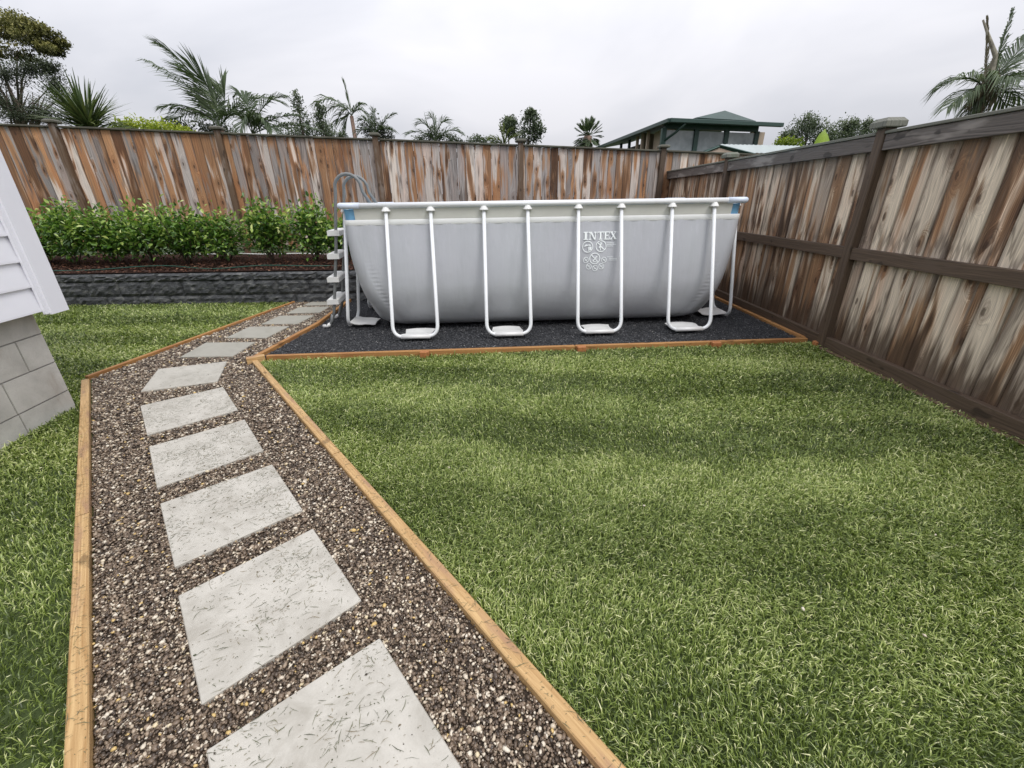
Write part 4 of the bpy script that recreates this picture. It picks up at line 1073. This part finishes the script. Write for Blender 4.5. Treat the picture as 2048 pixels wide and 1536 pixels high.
# frond along a quadratic curve
def frond(th, p0, p1, p2, nl, ll, lw, mat, wind=(0, 0, 0), droop=.6, t0=.12, name='frond', vv=.5, r=.014, stiff=0.0):
    p0, p1, p2 = (np.array(p, float) for p in (p0, p1, p2)); wind = np.array(wind, float)
    V = []; F = []; VAL = []; nl = int(nl * 1.2); lw = lw * .95; ll = ll * 1.08
    T = np.linspace(0, 1, 11); R_ = [(1 - t) ** 2 * p0 + 2 * t * (1 - t) * p1 + t * t * p2 for t in T]
    tv, tf = tube_vf([tuple(q) for q in R_], r, 4, False, r * .25)
    V = [np.array(v[:]) for v in tv]; F = [tuple(f) for f in tf]; VAL = [.25] * len(V)
    for t in np.linspace(t0, .99, nl):
        c = (1 - t) ** 2 * p0 + 2 * t * (1 - t) * p1 + t * t * p2
        d = 2 * (1 - t) * (p1 - p0) + 2 * t * (p2 - p1); d /= np.linalg.norm(d) + 1e-9
        s = np.cross(d, [0, 0, 1.]); s /= np.linalg.norm(s) + 1e-9; up = np.cross(s, d)
        L = ll * (math.sin(math.pi * (0.12 + .80 * t)) ** .6) * rng.uniform(.85, 1.1)
        for sg in (-1, 1):
            dr = s * sg * (.85 - .3 * t) + d * (.45 + .6 * t + stiff) + up * rng.uniform(.0, .35) + wind; dr /= np.linalg.norm(dr)
            m_ = c + dr * L * .5; e = m_ + (dr + np.array([0, 0, -droop * rng.uniform(.7, 1.3)])) / 1.2 * L * .5
            wv = np.cross(dr, up + rng.normal(0, .3, 3)); wv /= np.linalg.norm(wv) + 1e-9; wv *= lw * .5
            k = len(V); V += [c - wv * .5, c + wv * .5, m_ + wv, m_ - wv, e]; F += [(k, k + 1, k + 2, k + 3), (k + 3, k + 2, k + 4, k + 4)]
            q = float(np.clip(vv + rng.normal(0, .18), 0, 1)); VAL += [q * .8, q * .8, q, q, q]
    # triangles as quads would be degenerate: split lists
    me = bpy.data.meshes.new(name); org = wl(th)
    me.from_pydata([tuple(np.array(v) - np.array(org[:])) for v in V], [], [tuple(dict.fromkeys(f)) for f in F])
    a = me.attributes.new('v', 'FLOAT', 'POINT'); a.data.foreach_set('value', np.array(VAL, dtype=np.float32)); me.materials.append(mat)
    o = bpy.data.objects.new(name, me); return link(o, th)
def palm(name, label, base, crown, fr, trunk_r, ll, lw, mat, nl=26, wind=(0, 0, 0), droop=.6, group=None, cat='palm tree', vv=.5, shaft=True, bark=None):
    base = Vector(base); crown = Vector(crown); th = empty(name, base, label, cat, group)
    tube('trunk', [base, base + (crown - base) * .5, crown], trunk_r, bark or M_barkp, th, 10, trunk_r * .75)
    for f in fr:
        p1, p2 = f[0], f[1]; kw = f[2] if len(f) > 2 else {}
        frond(th, tuple(crown), p1, p2, kw.get('nl', nl), kw.get('ll', ll), kw.get('lw', lw), kw.get('mat', mat), kw.get('wind', wind), kw.get('droop', droop), vv=kw.get('vv', vv), stiff=kw.get('stiff', 0))
    return th

rng = np.random.default_rng(11)
# 1 spreading conifer top left
Y = 18
_dc = []; _dr = []
for k in range(60):
    px = float(rng.uniform(-170, 116)); top = 34 + 62 * abs((px - 5) / 125) ** 1.8 if px > -30 else 42
    py = top + float(rng.uniform(0, 1)) ** 1.5 * (84 if px < 60 else 56); q_ = float(rng.uniform(.24, .44)) * (.75 if px > 70 else 1)
    _dc.append(pt(px, py, Y + float(rng.uniform(-.8, .8)))); _dr.append((q_ * 1.35, q_ * 1.3, q_ * .62))
tree('spreading_tree', 'large spreading tree with olive-gold dome and bare twiggy underside at far left', (-17.2, 18, .2),
     _dc, _dr, 32000, .08, M_conf, .10, .42, twigs=4, clump=26, cr_=.20, shell=.45)
th = empty('understorey_tree', (-16.2, 17, .2), 'dark open-branched bush under the olive-gold tree dome', 'tree')
tube('trunk', [(-16.2, 17, .2), (-16.1, 17, 2.5), tuple(at(70, 260, 17))], .12, M_bark, th, 8, .08)
for _ in range(26):
    e = at(float(rng.uniform(-20, 125)), float(rng.uniform(150, 250)), 17); s0 = at(float(rng.uniform(20, 80)), 262, 17)
    tube('branch', [s0, (s0 + e) / 2 + Vector((0, 0, .12)), e], .035, M_bark, th, 5, .008)
add_leaves(th, 'crown', [pt(20, 215, 17), pt(80, 225, 17), pt(112, 175, 17), pt(50, 235, 17), pt(10, 150, 17), pt(60, 140, 17), pt(95, 135, 17), pt(-30, 180, 17)], [(.9, .6, .5), (.8, .6, .45), (.35, .4, .5), (1.2, .6, .25), (.6, .5, .35), (.6, .5, .3), (.4, .4, .25), (.6, .5, .5)], 11000, .075, M_tree2, .35, 0, .3, 12, .22)
# 2 cabbage tree
Y = 11
b = Vector(at(180, 262, Y)); th = empty('cabbage_tree', (b.x, Y, .2), 'cabbage tree with dense fan of stiff sword leaves behind the back fence', 'tree')
tube('trunk', [(b.x, Y, .2), (b.x + .05, Y, 1.6), tuple(b + Vector((0, 0, .0)))], .11, M_bark, th, 8, .09)
cc = b + Vector((0, 0, .05))
for j in range(3):
    me_v = []
    # one shared leaf mesh per size
    L = [1.05, .92, .78][j]; n = 6; V = []; F = []
    for i in range(n + 1):
        t = i / n; w_ = .024 * (1 - t ** 2.2) + .002; zz = L * t; xx = .10 * t * t * L * (1 + j)
        V += [(xx, -w_, zz), (xx - w_ * .35, 0, zz), (xx, w_, zz)]
    for i in range(n):
        for q in (0, 1): F.append((i * 3 + q, i * 3 + q + 1, i * 3 + q + 4, i * 3 + q + 3))
    me = bpy.data.meshes.new('leaf'); me.from_pydata(V, [], F); a = me.attributes.new('v', 'FLOAT', 'POINT')
    a.data.foreach_set('value', np.array([.25 + .25 * j + .3 * v_[2] / L for v_ in V], dtype=np.float32)); me.materials.append(M_yuc)
    for i in range(84):
        o = bpy.data.objects.new('leaf', me); az = random.uniform(0, 2 * math.pi); el = random.triangular(-.35, 1.57, .95)
        q = Quaternion((0, 0, 1), az) @ Quaternion((0, 1, 0), math.pi / 2 - el)
        o.rotation_mode = 'QUATERNION'; o.rotation_quaternion = q; o.location = cc - th.location + Vector((random.uniform(-.05, .05), random.uniform(-.05, .05), random.uniform(-.12, .12)))
        link(o, th)
# 3 lime hedge
tree('lime_bush', 'rounded lime-green bush peeping over the back fence', (-8.6, 12, .2), [pt(285, 262, 12), pt(335, 265, 12), pt(250, 262, 12), pt(370, 272, 12)],
     [(.45, .4, .28), (.42, .4, .22), (.3, .3, .22), (.25, .3, .15)], 5200, .065, M_lime, .07, .55, clump=12, cr_=.2)
# 4 large windswept palm
Y = 13; cr4 = at(440, 255, Y)
def pq(a, b, Y, dy=0): return tuple(at(a, b, Y + dy))
wl_ = (-.55, 0, .18)
fr = [(pq(395, 135, Y, .1), pq(330, 96, Y, -.2), dict(wind=(-.75, 0, .25), ll=.95, droop=.35)), (pq(400, 170, Y), pq(296, 122, Y, .3), dict(wind=(-.5, 0, -.05), ll=.7)),
      (pq(420, 150, Y), pq(385, 150, Y, -.6), dict(wind=(-.8, 0, .35), ll=.95, droop=.3)), (pq(395, 200, Y), pq(322, 212, Y, -.3), dict(wind=(-.2, 0, -.3), ll=.6)),
      (pq(480, 170, Y), pq(565, 205, Y, .2), dict(wind=(.1, 0, -.1), ll=.55)), (pq(460, 160, Y), pq(440, 175, Y, .4), dict(wind=(-.5, 0, .3), ll=.8)),
      (pq(410, 210, Y), pq(340, 240, Y, .4), {}), (pq(470, 200, Y), pq(520, 250, Y, .6), {}), (pq(430, 190, Y), pq(400, 180, Y, 1.0), {})]
palm('feather_palm', 'tallest feathery palm behind the back fence, fronds blown to the left', (cr4.x, Y, .2), tuple(cr4), fr, .10, .75, .035, M_palm, 34, (-.3, 0, 0), .5, 'feather palms beyond the back fence')
Y = 12.6; c5 = at(505, 268, Y)
fr = [(pq(520, 190, Y), pq(570, 195, Y, .2), dict(ll=.5)), (pq(500, 180, Y), pq(470, 190, Y, .1), {}), (pq(545, 225, Y), pq(598, 232, Y), dict(ll=.4)), (pq(480, 210, Y), pq(440, 235, Y), {}),
      (pq(525, 215, Y), pq(545, 262, Y, -.3), {}), (pq(495, 205, Y), pq(480, 262, Y, -.4), {}), (pq(570, 235, Y), pq(640, 262, Y), dict(ll=.35))]
palm('feather_palm', 'lower dark palm right of the tallest palm, with arching fronds', (c5.x, Y, .2), tuple(c5), fr, .08, .55, .03, M_palm, 30, (0, 0, 0), .7, 'feather palms beyond the back fence', vv=.38)
tree('dark_bush', 'dark bush filling the space under the tall palm', (-7.6, 14, .2), [pt(390, 262, 14), pt(440, 268, 14), pt(350, 262, 14)], [(.55, .4, .35), (.5, .4, .3), (.4, .3, .3)], 2600, .07, M_tree2, .06, .3)
# 5 slender trees
for j, (px, top, w_, lab) in enumerate([(600, 195, 20, 'slender grey-green tree with pointed tip left of the thin palm'), (645, 215, 17, 'second slender sparse tree just left of the thin palm trunk')]):
    Y = 14; cs = []; rs = []
    for t in np.linspace(0, 1, 7):
        cs.append(pt(px + 6 * math.sin(t * 5 + j), 270 - (270 - top) * t, Y)); rs.append((w_ / 55 * (1 - .8 * t), .25, .16))
    tree('slender_tree', lab, (at(px, 270, Y).x, Y, .2), cs, rs, 1150, .06, M_tree, .04, .4, clump=8, cr_=.25, group='slender trees beyond the back fence')
tree('round_bush', 'low round grey bush between slender trees and thin palm', (at(620, 270, 15).x, 15, .2), [pt(580, 265, 15), pt(630, 262, 15), pt(670, 272, 15)], [(.4, .3, .3), (.5, .3, .3), (.35, .3, .15)], 2200, .06, M_tree, .05, .35)
# 6 thin palm
Y = 17; c6 = at(703, 232, Y)
fr = [(pq(670, 180, Y), pq(630, 208, Y), dict(ll=.6)), (pq(680, 190, Y), pq(640, 235, Y), {}), (pq(695, 190, Y), pq(688, 165, Y), dict(ll=.4, droop=.1, stiff=1.2)), (pq(720, 200, Y), pq(742, 245, Y), dict(ll=.45)),
      (pq(700, 195, Y), pq(668, 250, Y), {}), (pq(712, 205, Y), pq(730, 208, Y), dict(ll=.3)), (pq(695, 215, Y), pq(690, 262, Y), {})]
palm('feather_palm', 'thin-trunked palm with ragged crown standing alone against the sky', (c6.x + .1, Y, .2), tuple(c6), fr, .08, .6, .035, M_palm, 22, (-.15, 0, -.1), .8, 'feather palms beyond the back fence')
# 7 bushy palm
Y = 15; c7 = at(748, 268, Y)
fr = [(pq(735, 235, Y), pq(722, 240, Y), {}), (pq(750, 225, Y), pq(748, 228, Y), {}), (pq(770, 235, Y), pq(788, 228, Y), dict(ll=.35)), (pq(765, 250, Y), pq(785, 262, Y), {}), (pq(730, 250, Y), pq(718, 265, Y), {})]
palm('feather_palm', 'small palm with one upswept frond right of the thin palm', (c7.x, Y, .2), tuple(c7), fr, .07, .45, .03, M_palm, 18, (0, 0, 0), .6, 'feather palms beyond the back fence', vv=.35)
tree('dark_bush', 'dark rounded bush below the small upswept palm', (c7.x, 15.3, .2), [pt(745, 258, 15.3), pt(765, 268, 15.3)], [(.4, .3, .35), (.35, .3, .25)], 2000, .06, M_tree2, .05, .3)
# 8 palm clump
Y = 16; c8 = at(870, 282, Y)
fr = [(pq(845, 255, Y), pq(815, 268, Y), {}), (pq(855, 240, Y), pq(838, 248, Y), {}), (pq(868, 232, Y), pq(862, 236, Y), {}), (pq(880, 235, Y), pq(893, 246, Y), {}), (pq(898, 248, Y), pq(922, 268, Y), {}),
      (pq(885, 260, Y), pq(905, 285, Y), {}), (pq(858, 262, Y), pq(838, 286, Y), {}), (pq(852, 245, Y), pq(849, 228, Y), dict(ll=.12, nl=10))]
palm('feather_palm', 'low spreading palm clump peeping over the middle of the back fence', (c8.x, Y, .2), tuple(c8), fr, .08, .5, .03, M_palm, 20, (0, 0, 0), .5, 'feather palms beyond the back fence', vv=.45)
# 9 small greenery
tree('low_bush', 'dull green bush under the low spreading palm clump', (at(880, 288, 16.4).x, 16.4, .2), [pt(845, 284, 16.4), pt(890, 278, 16.4), pt(870, 268, 16.4), pt(915, 286, 16.4)], [(.4, .3, .2), (.4, .3, .28), (.3, .3, .25), (.3, .3, .15)], 2400, .06, M_tree, .05, .35)
tree('small_bush', 'small round bush over the fence between two palms', (at(945, 285, 16).x, 16, .2), [pt(950, 282, 16), pt(975, 284, 16)], [(.35, .3, .22), (.3, .3, .16)], 1200, .06, M_tree, .04, .45)
Y = 15; c9 = at(1008, 292, Y)
fr = [(pq(1005, 268, Y), pq(1000, 258, Y), {}), (pq(1012, 268, Y), pq(1022, 262, Y), {}), (pq(1000, 275, Y), pq(982, 278, Y), {}), (pq(1018, 275, Y), pq(1034, 272, Y), {}), (pq(1008, 265, Y), pq(1009, 256, Y), {}), (pq(998, 280, Y), pq(985, 290, Y), {})]
palm('yellow_palm', 'small yellow-green palm beside the leafy tree over the fence', (c9.x, Y, .2), tuple(c9), fr, .06, .38, .03, M_palmy, 18, (0, 0, 0), .3, None)
tree('leafy_tree', 'leafy dark tree with two lobes behind the middle of the back fence', (at(1050, 290, 18).x, 18, .2), [pt(1060, 245, 18), pt(1020, 252, 18), pt(1055, 275, 18), pt(1075, 262, 18), pt(1062, 230, 18)],
     [(.38, .35, .34), (.24, .3, .30), (.42, .3, .3), (.25, .3, .3), (.2, .2, .2)], 3400, .085, M_tree, .07, .35, clump=10, cr_=.2)
tree('tree_top', 'small tree top left of the two-lobed leafy tree', (at(1018, 290, 19).x, 19, .2), [pt(1018, 245, 19), pt(1016, 262, 19)], [(.28, .25, .25), (.3, .25, .3)], 1200, .08, M_tree2, .05, .3)
# 11 fan palm
Y = 20; c11 = at(1176, 272, Y); th = empty('fan_palm', (c11.x, Y, .2), 'stout fan palm standing left of the green-roofed house', 'palm tree')
tube('trunk', [(c11.x, Y, .2), tuple(c11)], .2, M_barkp, th, 8, .16)
for k in range(60):
    a = rng.uniform(0, 6.28); el = rng.uniform(-.9, 1.4); d = Vector((math.cos(a) * math.cos(el), math.sin(a) * math.cos(el), math.sin(el)))
    p1 = c11 + d * .28; e = c11 + d * .55 + Vector((0, 0, -.06 if el < .3 else .08))
    frond(th, tuple(c11), tuple(p1), tuple(e), 9, .30, .035, M_palm, (0, 0, 0), .15, .45, 'leaf', .45, .01, .8)
# 14 trees at right
tree('round_tree', 'large rounded grey-green tree right of the green-roofed house', (at(1610, 290, 18).x, 18, .2), [pt(1605, 262, 18), pt(1640, 268, 18), pt(1580, 280, 18), pt(1618, 250, 18), pt(1650, 285, 18)],
     [(.62, .6, .55), (.55, .5, .5), (.4, .4, .35), (.4, .4, .35), (.5, .4, .35)], 5200, .075, M_tree, .1, .38, clump=12)
tree('round_tree', 'middle tree of the clump above the side fence, behind the banana leaf', (at(1700, 280, 18.5).x, 18.5, .2), [pt(1690, 268, 18.5), pt(1672, 280, 18.5), pt(1700, 255, 18.5)], [(.5, .5, .5), (.45, .4, .35), (.3, .3, .3)], 3000, .075, M_tree, .08, .40, clump=12)
tree('round_tree', 'right-hand sparse tree of the clump, beside the big post cap', (at(1745, 270, 19).x, 19, .2), [pt(1740, 268, 19), pt(1722, 272, 19), pt(1735, 252, 19)], [(.45, .4, .4), (.35, .4, .35), (.2, .2, .25)], 1900, .075, M_tree, .07, .42, clump=10)
tree('low_bush', 'lighter green low bush at the foot of the rounded tree, by the house corner', (at(1570, 292, 16).x, 16, .2), [pt(1572, 290, 16)], [(.5, .4, .22)], 1100, .07, M_lime, .05, .2)
# banana
Y = 10.5; b = at(1648, 300, Y); th = empty('banana_plant', (b.x, Y, .2), 'bright lime banana leaf standing up behind the side fence', 'plant')
tube('stem', [(b.x, Y, .2), (b.x, Y, 1.9)], .08, M_lime if False else M_barkp, th, 8, .06)
for (tx, ty, wd_) in ((1652, 258, .23), (1602, 286, .09), (1680, 285, .10)):
    e = at(tx, ty, Y); s0 = Vector((b.x, Y, 1.85)); ax = (e - s0); sd_ = Vector((1, .2, 0)); V = []; F = []
    for i in range(9):
        t = i / 8; w_ = wd_ * math.sin(math.pi * min(.06 + t * .94, 1)) ** .7; c = s0 + ax * t + Vector((0, 0, .0)); V += [c - sd_ * w_ + Vector((0, .05, .0)), c, c + sd_ * w_ + Vector((0, .05, 0))]
    for i in range(8):
        for q in (0, 1): F.append((i * 3 + q, i * 3 + q + 1, i * 3 + q + 4, i * 3 + q + 3))
    fast('leaf', np.array([v_[:] for v_ in V]), np.array(F), M_ban, th, np.tile([.3, 1, .6], 9), True)
# 15 palm right
Y = 8.4; c15 = at(1970, 178, Y)
fr = [(pq(1935, 130, Y), pq(1872, 182, Y, .2), dict(ll=.42)), (pq(1945, 165, Y), pq(1895, 215, Y, -.2), dict(ll=.42)), (pq(1975, 90, Y), pq(1974, 35, Y), dict(ll=.12, nl=18, stiff=1.5, droop=0, mat=M_thatch)), (pq(2000, 110, Y), pq(2024, 22, Y), dict(ll=.25, nl=22, stiff=1)),
      (pq(2020, 120, Y), pq(2075, 60, Y), dict(ll=.6)), (pq(2030, 150, Y), pq(2120, 130, Y), dict(ll=.6)), (pq(2020, 170, Y), pq(2080, 225, Y), dict(ll=.55)), (pq(1960, 190, Y), pq(1925, 250, Y), dict(ll=.35)),
      (pq(2000, 180, Y), pq(2030, 245, Y), dict(ll=.5)), (pq(2000, 130, Y), pq(2050, 110, Y, .6), dict(ll=.6)), (pq(1990, 150, Y), pq(2040, 160, Y, -.6), dict(ll=.6))]
th = palm('feather_palm', 'palm with reddish trunk and hanging dead fronds rising beyond the side fence', (at(1962, 250, Y).x, Y, .2), tuple(c15), fr, .085, .5, .022, M_palm, 34, (0, 0, -.1), .9, None)
tube('dead_stalk', [c15 + Vector((-.02, 0, -.1)), c15 + Vector((.0, 0, .25)), c15 + Vector((-.02, 0, .45)), at(1966, 40, Y)], .075, M_thatch2, th, 8, .012)
for k in range(26):
    a = rng.uniform(0, 6.28); rr = rng.uniform(.05, .16); s0 = c15 + Vector((rr * math.cos(a), rr * math.sin(a), rng.uniform(.0, .30))); e = s0 + Vector((rng.uniform(-.06, .06), 0, -rng.uniform(.25, .5)))
    frond(th, tuple(s0), tuple((s0 + e) / 2 + Vector((math.cos(a) * .06, 0, 0))), tuple(e), 6, .15, .02, M_thatch, (0, 0, -.4), .6, .2, 'dead_frond', .5, .008)

# far house with green verandah roof
M_groof = plain('green_roof', (.030, .060, .050), .45, .2, 6)
M_gtrim = plain('green_trim', (.012, .045, .034), .45, .2, 8)
M_gwall = plain('beige_wall', (.40, .32, .25), .8, .08, 4)
M_gdark = plain('painted_shade_wall', (.03, .035, .035), .6, .3, 3)  # near-black wall colour stands in for the shade under the verandah
M_corr = plain('pale_corrugated', (.42, .47, .47), .35, .06, 4)
g = newmat('sunroom_glass'); P_ = g.obj(); n_ = g.noise(P_, 1.6, 3, .6)
M_glass = g.fin(g.ramp(n_, [(.35, (.15, .18, .185)), (.65, (.34, .37, .385))]), .08, .6)
M_gutter = plain('gutter', (.025, .055, .045), .4, .1, 8)
c0 = at(1340, 236, 13); fh = empty('green_roofed_house', (c0.x, 13, .2), 'neighbour house with dark green roof, glazed verandah and beige walls', 'house')
eL = at(1186, 299, 20.5); eR = at(1566, 247, 14.6)
ze = c0.z; eL.z = ze; eR.z = ze
# scale left eave so that it meets the photographed end point
def quad(name, pts, mat, parent=fh, th=.05):
    pts = [Vector(p) for p in pts]; n = (pts[1] - pts[0]).cross(pts[2] - pts[0]).normalized() * th; m_ = len(pts)
    V = pts + [p - n for p in pts]; F = [tuple(range(m_)), tuple(range(2 * m_ - 1, m_ - 1, -1))] + [(i, i + m_, (i + 1) % m_ + m_, (i + 1) % m_) for i in range(m_)]
    o = poly(name, V, F, mat, parent)
    bm = bmesh.new(); bm.from_mesh(o.data); bmesh.ops.recalc_face_normals(bm, faces=bm.faces); bm.to_mesh(o.data); bm.free(); return o
# horizontal eave heading away: find depth where height matches
def at_z(px, py, z):
    d = _R @ np.array([px - 1024, py - 768, FPX]); t = (z - HC) / d[2]; return Vector((d[0] * t, d[1] * t, z))
eL = at_z(1186, 297, ze); eR = at_z(1566, 246, ze)
up = Vector((0, 0, 1)); dL = (eL - c0).normalized(); dR = (eR - c0).normalized(); inn = (dL + dR).normalized()
rg0 = c0 + inn * 2.4 + up * .34; 
quad('verandah_roof', [c0, eR, eR + dL * 2.0 + up * .22, c0 + dL * 2.2 + dR * 1.6 + up * .26], M_groof)
quad('verandah_roof', [c0, c0 + dL * 2.2 + dR * 1.6 + up * .26, eL + dR * 1.6 + up * .26, eL], M_groof)
pk = at(1450, 221, 15.4); l1 = at(1392, 235, 14.6); r1 = at(1512, 242, 15.4)
quad('upper_roof', [l1, r1, pk], M_groof); quad('upper_roof', [l1, pk, pk + dL * 4, l1 + dL * 4], M_groof); quad('upper_roof', [pk, r1, r1 + dL * 4, pk + dL * 4], M_groof)
for a_, b_ in ((c0, eR), (c0, eL)):
    plank('gutter', a_ + up * -.05, b_ + up * -.05, .11, .10, (0, 0, 1), M_gutter, fh, .01)
F0 = c0 + (eR - c0) * .02 + dL * .45; F1 = c0 + (eR - c0) * .86 + dL * .45
zt_ = ze - .17; zf = ze - 1.75
plank('beam', F0 + up * (zt_ + .06 - ze), F1 + up * (zt_ + .06 - ze), .14, .10, dL, M_gtrim, fh)
frs = [0, .335, .66, 1.0]
for t in frs:
    p = F0 + (F1 - F0) * t; plank('verandah_post', Vector((p.x, p.y, .2)), Vector((p.x, p.y, zt_)), .13, .10, dL, M_gtrim, fh)
for i in range(3):
    p = F0 + (F1 - F0) * (frs[i] + .02); q = F0 + (F1 - F0) * (frs[i + 1] - .02)
    quad('glass_pane', [Vector((p.x, p.y, zf + .35)), Vector((q.x, q.y, zf + .35)), Vector((q.x, q.y, zt_ - .04)), Vector((p.x, p.y, zt_ - .04))], M_glass, fh, .02)
    quad('apron_panel', [Vector((p.x, p.y, zf - .5)), Vector((q.x, q.y, zf - .5)), Vector((q.x, q.y, zf + .33)), Vector((p.x, p.y, zf + .33))], M_gtrim, fh, .04)
    m0 = p + (q - p) * .35; plank('handrail', Vector((p.x, p.y, zf + .62 + .2 * i)) + dL * -.04, Vector((q.x, q.y, zf + .80 + .2 * i)) + dL * -.04, .05, .03, dL, M_white, fh, .004) if i else None
# wall behind, left flank
W0 = c0 + dR * .45 + dL * .5; W1 = c0 + dL * ((eL - c0).length * .97) + dR * .9
def vwall(name, a_, b_, z0, z1, mat, th=.08): return quad(name, [Vector((a_.x, a_.y, z0)), Vector((b_.x, b_.y, z0)), Vector((b_.x, b_.y, z1)), Vector((a_.x, a_.y, z1))], mat, fh, th)
Wm = W0 + (W1 - W0) * .22
vwall('side_wall', W0, Wm, .2, ze - .08, M_gwall)
vwall('shaded_verandah_wall', Wm + dR * .8, W1 + dR * .5, .2, ze - .05, M_gdark)
for t in (.22, .30, .38, .52, .68):
    p = W0 + (W1 - W0) * t - dR * .3; plank('verandah_post', Vector((p.x, p.y, .2)), Vector((p.x, p.y, ze - .05)), .08, .08, dL, M_gtrim if t > .4 else M_gwall, fh)
for t0_, t1_ in ((.55, .68), (.70, .95)):
    p = W0 + (W1 - W0) * t0_ - dR * .5; q = W0 + (W1 - W0) * t1_ - dR * .5
    for zz in (ze - .86, ze - .98): plank('handrail', Vector((p.x, p.y, zz)), Vector((q.x, q.y, zz)), .05, .03, dR, M_white, fh, .004)
B0 = F1 + dR * .12 + dL * .4; B1 = F1 + dR * .62 + dL * .4
vwall('end_wall', B0, B1, .2, ze - .12, M_gwall)
vwall('rear_wall', F0 + dL * 2.2 + dR * .3, B1 + dL * 2.2, .2, ze - .0, M_gwall)
tube('downpipe', [c0 + dR * .5 + up * -.1, c0 + dR * .35 + up * -.28 + dL * .2, F0 + up * -.5], .035, M_gutter, fh, 8)
# shed in front with pale corrugated roof
a_ = at(1440, 289, 10.6); sl = at(1395, 308, 10.5); sr = at(1510, 306, 10.7); bk = (at_z(1590, 292, a_.z + .02) - a_).normalized() * 2.8
sh = empty('garden_shed', (a_.x, 10.6, .2), 'small shed with pale corrugated roof and green barge boards behind the fence corner', 'shed')
sl.z = a_.z - .17; sr.z = a_.z - .17
n = 22
for side_, e_ in (('l', sl), ('r', sr)):
    V = []; F = []
    for i in range(n * 2 + 1):
        t = i / (n * 2); dz = .012 if i % 2 else 0
        V += [a_ + bk * t + up * dz, e_ + bk * t + up * dz]
    for i in range(n * 2): F.append((i * 2, i * 2 + 1, i * 2 + 3, i * 2 + 2))
    poly('corrugated_roof', V, F, M_corr, sh)
    plank('barge_board', a_ - bk.normalized() * .02 + up * -.035, e_ - bk.normalized() * .02 + up * -.035, .075, .03, bk, M_gtrim, sh)
quad('gable_wall', [Vector((sl.x + .12, sl.y, .2)), Vector((sr.x - .12, sr.y, .2)), Vector((sr.x - .12, sr.y, sr.z - .02)), a_ + up * -.06, Vector((sl.x + .12, sl.y, sl.z - .02))], M_gwall, sh)
quad('long_wall', [Vector((sr.x - .12, sr.y, .2)), Vector((sr.x - .12, sr.y, .2)) + bk, sr + bk + up * -.05 - Vector((.12, 0, 0)), sr + up * -.05 - Vector((.12, 0, 0))], M_gwall, sh)
